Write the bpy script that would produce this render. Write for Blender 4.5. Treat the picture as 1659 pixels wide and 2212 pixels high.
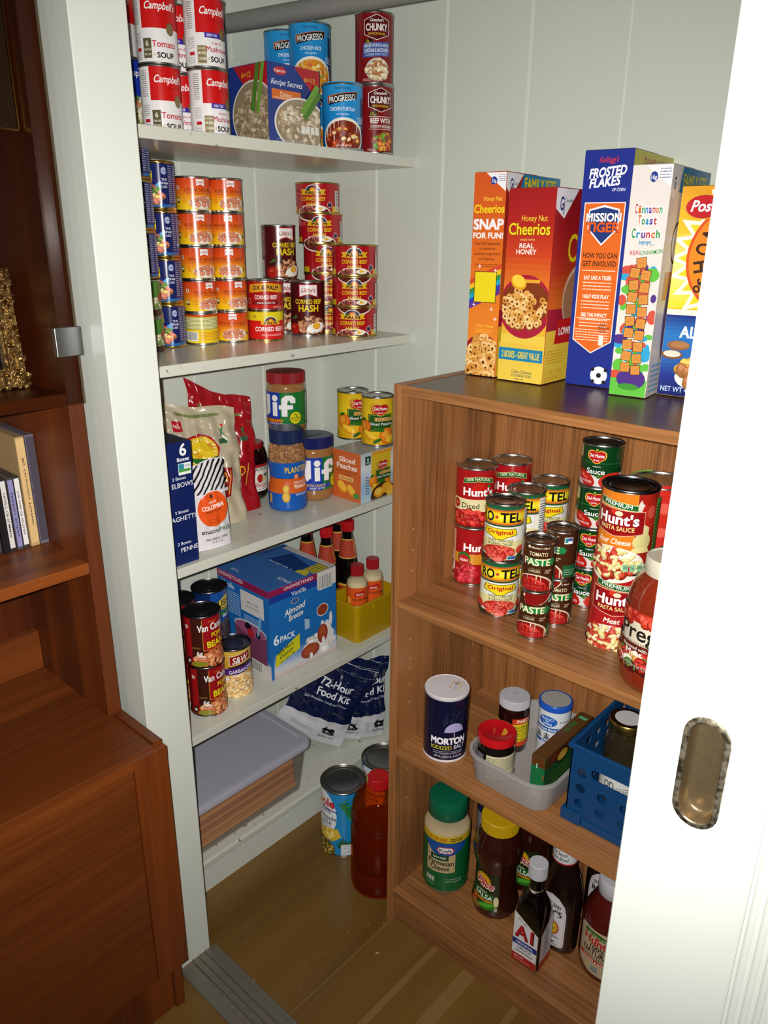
import bpy, bmesh, math, random
from mathutils import Vector, Matrix
PI = math.pi
for o in list(bpy.data.objects): bpy.data.objects.remove(o)
S = bpy.context.scene
COL = S.collection
# ------------------------------------------------------------------ camera
CAM = Vector((1.41062, -0.64919, 1.36605))
pi_, ya_, ro_ = math.radians(19.7343), math.radians(41.7998), math.radians(0.5986)
FW = Vector((-math.sin(ya_)*math.cos(pi_), math.cos(ya_)*math.cos(pi_), -math.sin(pi_)))
r0 = Vector((math.cos(ya_), math.sin(ya_), 0)); u0 = r0.cross(FW)
RT = math.cos(ro_)*r0 + math.sin(ro_)*u0; UP = -math.sin(ro_)*r0 + math.cos(ro_)*u0
cd = bpy.data.cameras.new('camera'); cam = bpy.data.objects.new('camera', cd); COL.objects.link(cam)
cam.matrix_world = Matrix(((RT.x, UP.x, -FW.x, CAM.x), (RT.y, UP.y, -FW.y, CAM.y), (RT.z, UP.z, -FW.z, CAM.z), (0, 0, 0, 1)))
cd.sensor_fit = 'VERTICAL'; cd.sensor_height = 24; cd.lens = 1659.94/2212*24; cd.clip_start = .01; cd.clip_end = 30
S.camera = cam
# ------------------------------------------------------------------ light: dim room ambience and the phone's flash beside the lens
w = bpy.data.worlds.new('world'); S.world = w; w.use_nodes = True
w.node_tree.nodes['Background'].inputs[0].default_value = (1.0, .86, .70, 1)
w.node_tree.nodes['Background'].inputs[1].default_value = .05
fl = bpy.data.lights.new('phone_flash', 'SPOT'); fl.energy = 95; fl.shadow_soft_size = .006; fl.color = (1.0, .975, .93)
fl.spot_size = math.radians(118); fl.spot_blend = 1.0
flo = bpy.data.objects.new('phone_flash', fl); COL.objects.link(flo)
flo.matrix_world = cam.matrix_world.copy(); flo.location = CAM - RT*.022 + UP*.012
flo.rotation_euler = (FW + UP*.03 + RT*.0).to_track_quat('-Z', 'Y').to_euler()
S.view_settings.view_transform = 'Standard'; S.view_settings.look = 'None'; S.view_settings.exposure = 0; S.view_settings.gamma = 1
S.view_settings.use_curve_mapping = False
# ------------------------------------------------------------------ helpers
def lin(c):
    return c/12.92 if c <= .04045 else ((c+.055)/1.055)**2.4
def hx(h):
    if not isinstance(h, str): return h
    h = h.lstrip('#')
    if len(h) == 3: h = ''.join(c*2 for c in h)
    return tuple(lin(int(h[i:i+2], 16)/255) for i in (0, 2, 4)) + (1,)
MATS = {}
def pri(name, col=None, rough=.5, metal=0, trans=0, ior=1.45, coat=0, spec=.5, bump=None, alpha=None):
    if name in MATS: return MATS[name]
    m = bpy.data.materials.new(name); m.use_nodes = True; MATS[name] = m
    nt = m.node_tree; b = nt.nodes['Principled BSDF']
    if col is not None: b.inputs['Base Color'].default_value = hx(col)
    b.inputs['Roughness'].default_value = rough; b.inputs['Metallic'].default_value = metal
    b.inputs['Transmission Weight'].default_value = trans; b.inputs['IOR'].default_value = ior
    b.inputs['Coat Weight'].default_value = coat; b.inputs['Coat Roughness'].default_value = .08
    b.inputs['Specular IOR Level'].default_value = spec
    if bump:
        t = nt.nodes.new('ShaderNodeTexCoord'); n = nt.nodes.new('ShaderNodeTexNoise'); bu = nt.nodes.new('ShaderNodeBump')
        n.inputs['Scale'].default_value = bump[0]; bu.inputs['Strength'].default_value = bump[1]; bu.inputs['Distance'].default_value = bump[2]
        nt.links.new(t.outputs['Object'], n.inputs['Vector']); nt.links.new(n.outputs[0], bu.inputs['Height']); nt.links.new(bu.outputs[0], b.inputs['Normal'])
    return m
def vmat(name, rough=.35, coat=0, spec=.5, metal=0):
    """printed paper / card: the colour is the print stored on the faces"""
    m = pri(name, None, rough, metal, coat=coat, spec=spec); nt = m.node_tree
    a = nt.nodes.new('ShaderNodeAttribute'); a.attribute_name = 'Col'
    nt.links.new(a.outputs['Color'], nt.nodes['Principled BSDF'].inputs['Base Color'])
    return m
def thin(name, col, see, rough=.1, spec=.5):
    """thin clear or milky plastic / glass wall"""
    m = pri(name, col, rough, spec=spec); nt = m.node_tree; b = nt.nodes['Principled BSDF']
    t = nt.nodes.new('ShaderNodeBsdfTransparent'); x = nt.nodes.new('ShaderNodeMixShader'); o = nt.nodes['Material Output']
    t.inputs[0].default_value = see; x.inputs[0].default_value = see[3]
    nt.links.new(t.outputs[0], x.inputs[1]); nt.links.new(b.outputs[0], x.inputs[2]); nt.links.new(x.outputs[0], o.inputs[0])
    return m
def wood(name, c1, c2, axis, scale=9, rough=.35, coat=0, stretch=14, fine=.5):
    m = pri(name, None, rough, coat=coat); nt = m.node_tree; N = nt.nodes; L = nt.links
    tc = N.new('ShaderNodeTexCoord'); mp = N.new('ShaderNodeMapping'); mp.inputs['Scale'].default_value = [scale/stretch if i == axis else scale for i in range(3)]
    n1 = N.new('ShaderNodeTexNoise'); n1.inputs['Scale'].default_value = 1.0; n1.inputs['Detail'].default_value = 3; n1.inputs['Distortion'].default_value = 1.2
    mp2 = N.new('ShaderNodeMapping'); mp2.inputs['Scale'].default_value = [scale*.6 if i == axis else scale*22 for i in range(3)]
    n2 = N.new('ShaderNodeTexNoise'); n2.inputs['Scale'].default_value = 1.0; n2.inputs['Detail'].default_value = 2
    mu = N.new('ShaderNodeMath'); mu.operation = 'MULTIPLY_ADD'; mu.inputs[1].default_value = 11; mu.inputs[2].default_value = 0
    sn = N.new('ShaderNodeMath'); sn.operation = 'SINE'
    ad = N.new('ShaderNodeMath'); ad.operation = 'MULTIPLY_ADD'; ad.inputs[1].default_value = .22; ad.inputs[2].default_value = .28
    ml = N.new('ShaderNodeMath'); ml.operation = 'MULTIPLY_ADD'; ml.inputs[1].default_value = fine
    cr = N.new('ShaderNodeValToRGB'); cr.color_ramp.elements[0].color = hx(c2); cr.color_ramp.elements[1].color = hx(c1)
    cr.color_ramp.elements[0].position = .15; cr.color_ramp.elements[1].position = .8
    L.new(tc.outputs['Object'], mp.inputs[0]); L.new(mp.outputs[0], n1.inputs[0]); L.new(tc.outputs['Object'], mp2.inputs[0]); L.new(mp2.outputs[0], n2.inputs[0])
    L.new(n1.outputs[0], mu.inputs[0]); L.new(mu.outputs[0], sn.inputs[0]); L.new(sn.outputs[0], ad.inputs[0]); L.new(n2.outputs[0], ml.inputs[0]); L.new(ad.outputs[0], ml.inputs[2])
    L.new(ml.outputs[0], cr.inputs[0]); L.new(cr.outputs[0], N['Principled BSDF'].inputs['Base Color'])
    return m
class MB:
    """mesh builder with a colour per face"""
    def __init__(s): s.v = []; s.f = []; s.c = []; s.m = []; s.mi = 0
    def add(s, vs, fs, col='fff'):
        k = len(s.v); s.v += [tuple(p) for p in vs]; col = hx(col)
        for f in fs: s.f.append([i+k for i in f]); s.c.append(col); s.m.append(s.mi)
        return s
    def box(s, x0, y0, z0, x1, y1, z1, col='fff'):
        vs = [(x, y, z) for z in (z0, z1) for y in (y0, y1) for x in (x0, x1)]
        return s.add(vs, [(0, 2, 3, 1), (4, 5, 7, 6), (0, 1, 5, 4), (2, 6, 7, 3), (0, 4, 6, 2), (1, 3, 7, 5)], col)
    def lathe(s, prof, seg=48, col='fff', cx=0, cy=0, sy=1, cap0=True, cap1=True):
        vs = []; fs = []; n = len(prof)
        for r, z in prof:
            for i in range(seg):
                a = 2*PI*i/seg; vs.append((cx+r*math.cos(a), cy+r*math.sin(a)*sy, z))
        for j in range(n-1):
            for i in range(seg):
                i2 = (i+1) % seg; fs.append((j*seg+i, j*seg+i2, (j+1)*seg+i2, (j+1)*seg+i))
        if cap0: fs.append(tuple(range(seg-1, -1, -1)))
        if cap1: fs.append(tuple((n-1)*seg+i for i in range(seg)))
        return s.add(vs, fs, col)
    def rings(s, rings, col='fff', cap0=True, cap1=True):
        n = len(rings[0]); vs = [p for r in rings for p in r]; fs = []
        for j in range(len(rings)-1):
            for i in range(n):
                i2 = (i+1) % n; fs.append((j*n+i, j*n+i2, (j+1)*n+i2, (j+1)*n+i))
        if cap0: fs.append(tuple(range(n-1, -1, -1)))
        if cap1: fs.append(tuple((len(rings)-1)*n+i for i in range(n)))
        return s.add(vs, fs, col)
    def sph(s, c, r, col='fff', nu=8, nv=5, rot=None):
        if not isinstance(r, tuple): r = (r, r, r)
        vs = []; fs = []
        for j in range(1, nv):
            t = PI*j/nv
            for i in range(nu):
                a = 2*PI*i/nu; p = Vector((r[0]*math.sin(t)*math.cos(a), r[1]*math.sin(t)*math.sin(a), r[2]*math.cos(t)))
                if rot: p = rot @ p
                vs.append(tuple(p+Vector(c)))
        tp = Vector((0, 0, r[2])); bt = Vector((0, 0, -r[2]))
        if rot: tp = rot @ tp; bt = rot @ bt
        vs += [tuple(tp+Vector(c)), tuple(bt+Vector(c))]; T = len(vs)-2; B = T+1
        for i in range(nu):
            i2 = (i+1) % nu; fs.append((T, i, i2)); fs.append((B, (nv-2)*nu+i2, (nv-2)*nu+i))
            for j in range(nv-2): fs.append((j*nu+i, (j+1)*nu+i, (j+1)*nu+i2, j*nu+i2))
        return s.add(vs, fs, col)
    def mesh(s, name, mats, smooth=False, ang=40):
        me = bpy.data.meshes.new(name); me.from_pydata(s.v, [], s.f)
        if not isinstance(mats, (list, tuple)): mats = [mats]
        for m in mats: me.materials.append(m)
        a = me.color_attributes.new('Col', 'FLOAT_COLOR', 'CORNER'); buf = []
        for f, c in zip(s.f, s.c): buf += list(c)*len(f)
        a.data.foreach_set('color', buf)
        me.polygons.foreach_set('material_index', s.m)
        if smooth:
            me.polygons.foreach_set('use_smooth', [True]*len(s.f))
            me.set_sharp_from_angle(angle=math.radians(ang))
        me.update(); return me
def tag(o, label=None, cat=None, group=None, kind=None):
    if label: o['label'] = label
    if cat: o['category'] = cat
    if group: o['group'] = group
    if kind: o['kind'] = kind
    return o
def link(name, me, parent=None):
    o = bpy.data.objects.new(name, me); COL.objects.link(o)
    if parent: o.parent = parent
    return o
def empty(name, loc, rz=0):
    o = link(name, None); o.location = loc; o.rotation_euler = (0, 0, rz); o.empty_display_size = .02
    return o
def bev(o, w=.001, seg=2):
    m = o.modifiers.new('bevel', 'BEVEL'); m.width = w; m.segments = seg; m.limit_method = 'ANGLE'; m.angle_limit = math.radians(40); return o
# ------------------------------------------------------------------ printed artwork (flat shapes laid on a surface, in millimetres)
TXT = {}
def glyphs(s, bold, shear):
    k = (s, bold, shear)
    if k in TXT: return TXT[k]
    c = bpy.data.curves.new('t', 'FONT'); c.body = s; c.size = 1; c.offset = bold; c.shear = shear; c.resolution_u = 3; c.fill_mode = 'FRONT'
    o = bpy.data.objects.new('t', c); me = bpy.data.meshes.new_from_object(o)
    bm = bmesh.new(); bm.from_mesh(me); bmesh.ops.triangulate(bm, faces=bm.faces)
    vs = [(v.co.x, v.co.y) for v in bm.verts]; fs = [[v.index for v in f.verts] for f in bm.faces]; bm.free()
    bpy.data.objects.remove(o); bpy.data.curves.remove(c); bpy.data.meshes.remove(me)
    xs = [v[0] for v in vs] or [0, 1]; x0, x1 = min(xs), max(xs)
    TXT[k] = ([((x-(x0+x1)/2), y) for x, y in vs], fs, max(x1-x0, .01)); return TXT[k]
class Art:
    def __init__(s): s.i = []; s.rnd = random.Random(3)
    def poly(s, pts, c):
        s.i.append((pts, [list(range(len(pts)))], c)); return s
    def r(s, x0, y0, x1, y1, c): return s.poly([(x0, y0), (x1, y0), (x1, y1), (x0, y1)], c)
    def e(s, cx, cy, rx, ry, c, n=20, rot=0):
        ca, sa = math.cos(rot), math.sin(rot)
        return s.poly([(cx+ca*rx*math.cos(2*PI*k/n)-sa*ry*math.sin(2*PI*k/n), cy+sa*rx*math.cos(2*PI*k/n)+ca*ry*math.sin(2*PI*k/n)) for k in range(n)], c)
    def hull(s, pts, c):      # star-shaped outline drawn as a fan about its centre
        n = len(pts); cx = sum(p[0] for p in pts)/n; cy = sum(p[1] for p in pts)/n
        s.i.append((list(pts)+[(cx, cy)], [[k, (k+1) % n, n] for k in range(n)], c)); return s
    def burst(s, cx, cy, r1, r2, n, c):
        return s.hull([(cx+(r1 if k % 2 else r2)*math.cos(PI*k/n), cy+(r1 if k % 2 else r2)*math.sin(PI*k/n)) for k in range(2*n)], c)
    def t(s, txt, cx, y, h, c, w=None, b=.02, sh=0, rot=0, oc=None, ow=.05, arc=0):
        if oc:
            s.t(txt, cx, y, h, oc, w, b+ow, sh, rot, arc=arc)
        multi = b > .02 and any(c_ in 'MWNwmKkXxvVAy&4' for c_ in txt)
        vs, fs, W = glyphs(txt, 0 if multi else b*.5, sh); k = h/.73; kx = k if w is None else w/W
        if multi:
            n_ = len(vs); q = b*.42; vs = [(x_+dx_*q, y_+dy_*q) for dx_, dy_ in ((-1, -1), (1, -1), (-1, 1), (1, 1)) for x_, y_ in vs]
        ca, sa = math.cos(rot), math.sin(rot); out = []
        for X, Y in vs:
            X *= kx; Y *= k; Y += arc*(1-(2*X/(w or W*k))**2) if arc else 0
            out.append((cx+ca*X-sa*Y, y+sa*X+ca*Y))
        if multi:
            for j_ in range(4): s.i.append((out[j_*n_:(j_+1)*n_], fs, c))
            return s
        s.i.append((out, fs, c)); return s
    def lines(s, x0, y0, x1, y1, n, c, th=.35, seed=1):
        rd = random.Random(seed); d = (y1-y0)/n
        for k in range(n):
            y = y0+d*(k+.5); x = x0
            while x < x1:
                l = min(rd.uniform(1.5, 6), x1-x)
                s.r(x, y-d*th/2, x+l, y+d*th/2, c); x += l+rd.uniform(.5, 1.1)
        return s
    def bar(s, x0, y0, x1, y1, vert=True):
        s.r(x0, y0, x1, y1, 'f2f2ee'); rd = random.Random(7)
        a, b = (x0, x1) if vert else (y0, y1); p = a+1
        while p < b-1:
            q = p+rd.uniform(.25, .9)
            if vert: s.r(p, y0+1.5, min(q, b-1), y1-1, '1a1a1a')
            else: s.r(x0+1, p, x1-1.5, min(q, b-1), '1a1a1a')
            p = q+rd.uniform(.3, .9)
        return s
    def heap(s, cx, cy, rx, ry, n, size, cols, asp=1.4, seed=1, hole=None, edge=None):
        rd = random.Random(seed); P = []
        for k in range(n):
            a = rd.uniform(0, 2*PI); q = math.sqrt(rd.random()); P.append((cx+rx*q*math.cos(a), cy+ry*q*math.sin(a)))
        P.sort(key=lambda p: -p[1])
        for x, y in P:
            z = size*rd.uniform(.75, 1.15); ro = rd.uniform(-1.2, 1.2); c = rd.choice(cols)
            if edge: s.e(x, y-.12*z, z*asp*.56, z*.58, edge, 10, ro)
            s.e(x, y, z*asp*.5, z*.5, c, 10, ro)
            if not hole: c2 = hx(c); s.e(x-.08*z, y+.12*z, z*asp*.28, z*.26, tuple(min(1, v_*1.25+.05) for v_ in c2[:3])+(1,), 8, ro)
            if hole: s.e(x, y, z*asp*.18, z*.2, hole, 8, ro)
        return s
    def grad(s, x0, y0, x1, y1, cols, n=28):
        cs = [hx(c) for c in cols]
        for k in range(n):
            t = (k+.5)/n*(len(cs)-1); i = min(int(t), len(cs)-2); f = t-i
            c = tuple(cs[i][j]*(1-f)+cs[i+1][j]*f for j in range(4))
            a = y0+(y1-y0)*k/n; b = y0+(y1-y0)*(k+1)/n; s.r(x0, a, x1, b, c)
        return s
    def frame(s, x0, y0, x1, y1, t, c):
        s.r(x0, y0, x1, y0+t, c); s.r(x0, y1-t, x1, y1, c); s.r(x0, y0, x0+t, y1, c); return s.r(x1-t, y0, x1, y1, c)
def clip(poly, ax, v, keep_low):
    out = []; n = len(poly)
    for k in range(n):
        a, b = poly[k], poly[(k+1) % n]; ia = (a[ax] <= v) == keep_low or a[ax] == v; ib = (b[ax] <= v) == keep_low or b[ax] == v
        if ia: out.append(a)
        if ia != ib and a[ax] != b[ax]:
            t = (v-a[ax])/(b[ax]-a[ax]); out.append((a[0]+(b[0]-a[0])*t, a[1]+(b[1]-a[1])*t))
    return out
def strips(poly, ax, step):
    lo = min(p[ax] for p in poly); hi = max(p[ax] for p in poly)
    k0 = math.floor(lo/step+1e-9); k1 = math.ceil(hi/step-1e-9)
    if k1-k0 <= 1: return [poly]
    out = []
    for k in range(k0, k1):
        q = poly
        if k > k0: q = clip(q, ax, k*step, False)
        if k < k1-1: q = clip(q, ax, (k+1)*step, True)
        if len(q) > 2: out.append(q)
    return out
def lay(mb, art, surf, ucut=3.0, vcut=None, base=.05, inc=.012, umax=None, box=None):
    """put the artwork on a surface; surf(u, v, lift) in metres -> point"""
    L = base
    for pts, fs, c in art.i:
        idx = {}; V = []; F = []
        for f in fs:
            ps = [[pts[i] for i in f]]
            if box:
                q = ps[0]
                if min(p[0] for p in q) < box[0]: q = clip(q, 0, box[0], False)
                if len(q) > 2 and max(p[0] for p in q) > box[2]: q = clip(q, 0, box[2], True)
                if len(q) > 2 and min(p[1] for p in q) < box[1]: q = clip(q, 1, box[1], False)
                if len(q) > 2 and max(p[1] for p in q) > box[3]: q = clip(q, 1, box[3], True)
                ps = [q] if len(q) > 2 else []
            if ucut: ps = [q for p in ps for q in strips(p, 0, ucut)]
            if vcut: ps = [q for p in ps for q in strips(p, 1, vcut)]
            for q in ps:
                ff = []
                for u, v in q:
                    k = (round(u, 3), round(v, 3))
                    if k not in idx: idx[k] = len(V); V.append(surf(u/1000, v/1000, L/1000))
                    if not ff or ff[-1] != idx[k]: ff.append(idx[k])
                if len(ff) > 1 and ff[0] == ff[-1]: ff.pop()
                if len(ff) > 2: F.append(ff)
        mb.add(V, F, c); L += inc
    return mb
def cyl(R): return lambda u, v, l: ((R+l)*math.sin(u/R), -(R+l)*math.cos(u/R), v)
def lat(prof, sy=1):
    def R(v):
        for (r0_, z0), (r1, z1) in zip(prof, prof[1:]):
            if z0 <= v <= z1 and z1 > z0: return r0_+(r1-r0_)*(v-z0)/(z1-z0)
        return prof[-1][0]
    Rm = max(p[0] for p in prof)
    def f(u, v, l):
        r = R(v)+l; a = u/Rm; return (r*math.sin(a), -r*math.cos(a)*sy, v)
    return f
def face(rot=0): pass
def aim(x, y, turn=0): return math.atan2(CAM.x-x, -(CAM.y-y)) + math.radians(turn)
PAPER = vmat('printed_can_paper', .24, spec=.55)
CARD = vmat('printed_card', .38, spec=.45)
FILM = vmat('printed_plastic_film', .22, spec=.6)
SATIN = vmat('printed_plastic_label', .3, spec=.5)
TIN = pri('tinned_steel', 'b8b6b2', .28, 1)
DARKTIN = pri('dark_lacquered_steel', '6e6c70', .3, 1)
GOLD = pri('gold_lacquered_steel', 'c0a25a', .28, 1)
# ------------------------------------------------------------------ can labels (mm; u = 0 faces the front)
def soup(kind):
    a = Art(); a.r(-104, 3, 104, 98.5, 'e9e6e6'); a.r(-30, 50, 74, 98.5, 'c81416')
    a.t("Campbell's", 4, 76, 11, 'f4f0ee', w=52, b=.035, sh=.35, oc='9c0c10', ow=.02).t('CONDENSED', 6, 67, 3, 'a31616', w=30)
    if kind == 0:
        a.r(-29, 8, -15, 36, '5d543c'); a.t('6', -22, 25, 8, 'f0ead8').t('TOMATOES', -22, 18.5, 3, 'e8e2d0', w=12).t('PER CAN', -22, 12, 3, 'e8e2d0', w=11)
        a.t('Tomato', 6, 24, 9.5, 'c0142c', w=40, b=.03).t('SOUP', 7, 9, 8, '1e1a1a', w=28, b=.06).burst(-11, 13, 1.2, 3, 5, 'c9b98a')
    else:
        a.r(-16, 43, 34, 50.5, '38289a').t('GREAT FOR', -4, 45, 4, 'f0eef8', w=18)
        a.r(-29, 6, -14, 32, '8a7b54').frame(-29, 6, -14, 32, .8, 'b9ab86').t('NOW WITH', -21.5, 26, 3, 'f0ead8', w=12).t('MORE', -21.5, 19, 4.2, 'f0ead8', w=12).t('CREAM', -21.5, 11, 4.2, 'f0ead8', w=12.5)
        a.t('Cream of', 4, 34, 4.5, 'b41430', w=18).t('Mushroom', 7, 23.5, 8, 'b41430', w=42, b=.03).t('SOUP', 6, 9, 8, '1e1a1a', w=28, b=.06).burst(-11, 13, 1.2, 3, 5, 'c9b98a')
    a.e(17, 50, 7, 9, '6a5c38').e(17, 50, 5.4, 7.2, '7d6e46'); a.r(-44, 18, -34, 23, 'b8182a')
    a.lines(-46, 55, -35, 94, 13, '5a5a5a'); a.lines(-46, 27, -33, 44, 6, '8a8a8a'); a.lines(-46, 6, -33, 16, 4, '8a8a8a')
    return a
def veg_soup():
    a = Art(); a.r(-118, 3, 118, 116, 'e8e6da'); a.hull([(-118, 75), (0, 60), (118, 75), (118, 116), (-118, 116)], '1838a8')
    a.heap(0, 34, 60, 26, 60, 9, ['4c7a34', 'e6dcc0', 'c87838', '7d9a4a', 'efe9d8'], edge='b8ae8c'); a.t('Soup', 0, 92, 10, 'f4f4f4', b=.04); return a
def progresso(txt, food, w):
    a = Art(); a.grad(-128, 4, 128, 116, ['1668a8', '1b86cc', '2a96d4'], 16); a.r(40, 4, 128, 92, '0e2e6e')
    a.t('TRADITIONAL', 0, 103, 4, '10305c', w=32)
    a.hull([(-31, 80), (0, 84), (30, 90), (30, 100), (0, 97), (-31, 92)], 'c8642c').hull([(-28, 77), (0, 82), (29, 88), (29, 99), (0, 96), (-28, 90)], '16181c')
    a.t('PROGRESSO', 0, 83, 10.5, 'f4f4f2', w=52, b=.03, rot=.12)
    a.t(txt, 0, 67, 6.5, 'eef4f8', w=w, b=.02).t('with Vegetables', 0, 60, 3, 'd8e8f4', w=24)
    a.lines(30, 46, 50, 58, 4, 'e4eef6').e(38, 40, 3, 2.4, 'f0f0f0')
    a.e(2, 22, 43, 34, 'e9e6da', 28).e(2, 21, 39, 30, food[0], 28)
    a.heap(2, 22, 32, 22, 46, 6.5, food[1:], seed=len(txt), edge=food[0]); a.r(-128, 0.5, 128, 4, '8a8a88'); a.t('NET WT 18.5 OZ', 2, 6, 3, 'f0efe8', w=28); return a
def chunky(kind):
    a = Art(); a.r(-119, 3, 119, 118, '7e1216'); a.r(44, 3, 119, 118, '5e0c10')
    hexa = lambda r, k: [(-3*0+26*r*x, 96+19*r*y) for x, y in ((-1, .5), (0, 1), (1, .5), (1, -.5), (0, -1), (-1, -.5))]
    a.hull([(25.5*x, 95+21*y) for x, y in ((-1, .55), (0, 1), (1, .55), (1, -.6), (0, -1.05), (-1, -.6))], 'f0ecea')
    a.hull([(24.3*x, 95+20*y) for x, y in ((-1, .55), (0, 1), (1, .55), (1, -.6), (0, -1.05), (-1, -.6))], '5a0a12')
    a.t("Campbell's", 0, 104, 5, 'f6f2ee', w=27, b=.03, sh=.35).t('CHUNKY', 0, 89, 12, 'f6f2ee', w=42, b=.05).t('SOUP THAT EATS LIKE A MEAL', 0, 82, 4, 'e0b428', w=34, b=.04)
    a.r(-24, 66, -8, 75, '141414').t('15g', -18, 71, 3.4, 'e0c428').t('PROTEIN', -16, 67.4, 2.6, 'e0c428', w=13)
    if kind == 0:
        a.hull([(-28, 44), (28, 48), (27, 72), (-27, 68)], '3f5aa4').t('BAKED POTATO WITH', 0, 62, 5.5, 'eef0f4', w=48, b=.03, rot=.03).t('CHEDDAR & BACON BITS', 0, 53.5, 6.5, 'eef0f4', w=50, b=.03, rot=.04).t('LOADED WITH TASTE', 0, 48, 3.5, 'cdd4ea', w=44, rot=.04)
        a.e(2, 24, 24, 20, 'cfc9be').heap(2, 24, 21, 17, 50, 8, ['d9c9a8', 'e9dfc8', 'a8683c', 'ccb48c', 'e2d2b0'], edge='8e6a44')
    else:
        a.t('BEEF WITH', 0, 54, 9, 'f2eeea', w=42, b=.05).t('COUNTRY VEGETABLES', 2, 46, 5, 'f2eeea', w=46, b=.03).r(-24, 65, 26, 65.8, 'f0eae0').r(-24, 43, 26, 43.8, 'f0eae0')
        a.e(4, 22, 24, 19, '6a1a10').heap(4, 22, 20, 16, 44, 9, ['c85a20', 'd87a2c', '4f8a24', 'a83c1c', 'd89838', '7a2c14'], edge='5a1a0c')
        a.e(2, 30, 4, 4, '6aa02c').e(-12, 14, 3.6, 3.6, '6aa02c')
    a.lines(-26, 4, -10, 9, 2, 'd8c8c0'); return a
def spam():
    a = Art(); a.r(-140, 4, 140, 78, '16205e'); a.r(-140, 4, 140, 9, '2467a8')
    a.t('SPAM', 2, 48, 17, 'f0e018', w=52, b=.12, oc='101440')
    a.poly([(18, 30), (44, 48), (44, 9), (18, 9)], '5a9cd8').heap(26, 24, 18, 14, 30, 10, ['e0cf6a', '5f8a34', 'd4806a', 'e4d890', '38642c', 'c85040'], edge='6a4a30').e(8, 14, 12, 9, 'c8584a').e(-14, 20, 22, 10, 'd8a08c')
    a.e(50, 64, 5, 6, 'aeb6d8').r(45.5, 62, 54.5, 66, '3848a0').t('THE', 50, 48, 4, 'e8eaf4').t('SPAM', 50, 42, 4, 'e8eaf4').t('CLASSIC', 50, 36, 4, 'e8eaf4', w=11)
    a.r(57, 10, 84, 76, '2a2e6e').lines(59, 12, 69, 74, 18, 'c4c8dc', th=.25, seed=4).lines(72, 12, 82, 74, 18, 'c4c8dc', th=.25, seed=5)
    a.t('C', 92, 62, 14, 'e8eaf4').lines(96, 12, 138, 70, 12, '8a90bc', th=.2).lines(-136, 12, -60, 70, 12, '8a90bc', th=.2); return a
def vienna(back=0):
    a = Art()
    if back:
        a.r(-103, 3, 103, 57, 'e8c81c').r(-103, 53, 103, 57, 'c84818').r(-40, 29, 40, 52, 'e6e4a0').frame(-40, 29, 40, 52, .6, '4a4a20').lines(-38, 30, -2, 51, 8, '50501c').lines(2, 30, 38, 51, 8, '50501c', seed=3)
        a.bar(-36, 7, -8, 25); a.lines(-4, 8, 38, 26, 6, 'c86a18'); return a
    a.grad(-103, 3, 103, 57, ['f0c81a', 'eeb418', 'e47a1c', 'd8501c', 'cf4018'], 24)
    a.poly([(-1, 42), (8, 45), (17, 42), (17, 56), (-1, 56)], 'd02420').poly([(0, 43.5), (8, 46.5), (16, 43.5), (16, 55.5), (0, 55.5)], 'f2eeea').t("Libby's", 8, 48.5, 4.6, 'a81c22', w=13.5, b=.03, sh=.3)
    a.t('VIENNA SAUSAGE', 6, 34, 6.6, '8e1c0c', w=60, b=.03).r(-22, 31.6, 34, 32.2, '9c3a10').lines(-20, 30, 34, 31.4, 1, '8e3010')
    a.e(11, 15, 26, 12, 'd8c8b0').e(11, 15.5, 24, 10.5, 'ece6da')
    for x, y in ((-2, 20), (10, 23), (18, 19)): a.e(x, y, 11, 3.8, 'a8583c', rot=.15).e(x, y+.8, 10, 3, 'cf8464', rot=.15)
    for x in (-8, 2, 14, 26): a.e(x, 12, 5.4, 5.2, 'a85a40').e(x, 11.6, 4.6, 4.5, 'd88c6c')
    a.lines(-26, 14, -18, 24, 3, 'c86a18').r(-40, 38, -34, 44, 'f0ede4').r(-38.4, 39, -35.6, 43, '222222').r(-40, 14, -34, 24, '1e2a1a').e(-37, 20, 2.4, 2.8, 'e8e4d0'); a.r(38, 14, 42, 20, '1e3a1a'); return a
def sun(a, cx, y, s=1, word='PALM'):
    a.poly([(cx-30*s, y-2*s), (cx+30*s, y-2*s), (cx+25*s, y+3*s), (cx+30*s, y+9*s), (cx-30*s, y+9*s), (cx-25*s, y+3*s)], 'd8b41c')
    pts = [(cx+18*s*math.cos(PI*k/12), y+5*s+14*s*math.sin(PI*k/12)) for k in range(13)]; a.hull(pts, 'f0e8d8')
    pts = [(cx+16.5*s*math.cos(PI*k/12), y+5*s+12.5*s*math.sin(PI*k/12)) for k in range(13)]; a.hull(pts, '2a2c4e')
    a.hull([(cx+9*s*math.cos(PI*k/8), y+6*s+8*s*math.sin(PI*k/8)) for k in range(9)], 'd8641c').hull([(cx+5*s*math.cos(PI*k/8), y+6*s+5*s*math.sin(PI*k/8)) for k in range(9)], 'f0b82c')
    a.poly([(cx-16*s, y+5*s), (cx-2*s, y+5*s), (cx-12*s, y+12*s)], '2c5a24').poly([(cx+16*s, y+5*s), (cx+4*s, y+5*s), (cx+13*s, y+10*s)], '2c4a64')
    a.poly([(cx-20*s, y-3*s), (cx+20*s, y-3*s), (cx+20*s, y+6*s), (cx-20*s, y+6*s)], 'e0a020').t(word, cx, y-1.4*s, 6.4*s, '1a1420', w=34*s, b=.06); return a
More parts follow.
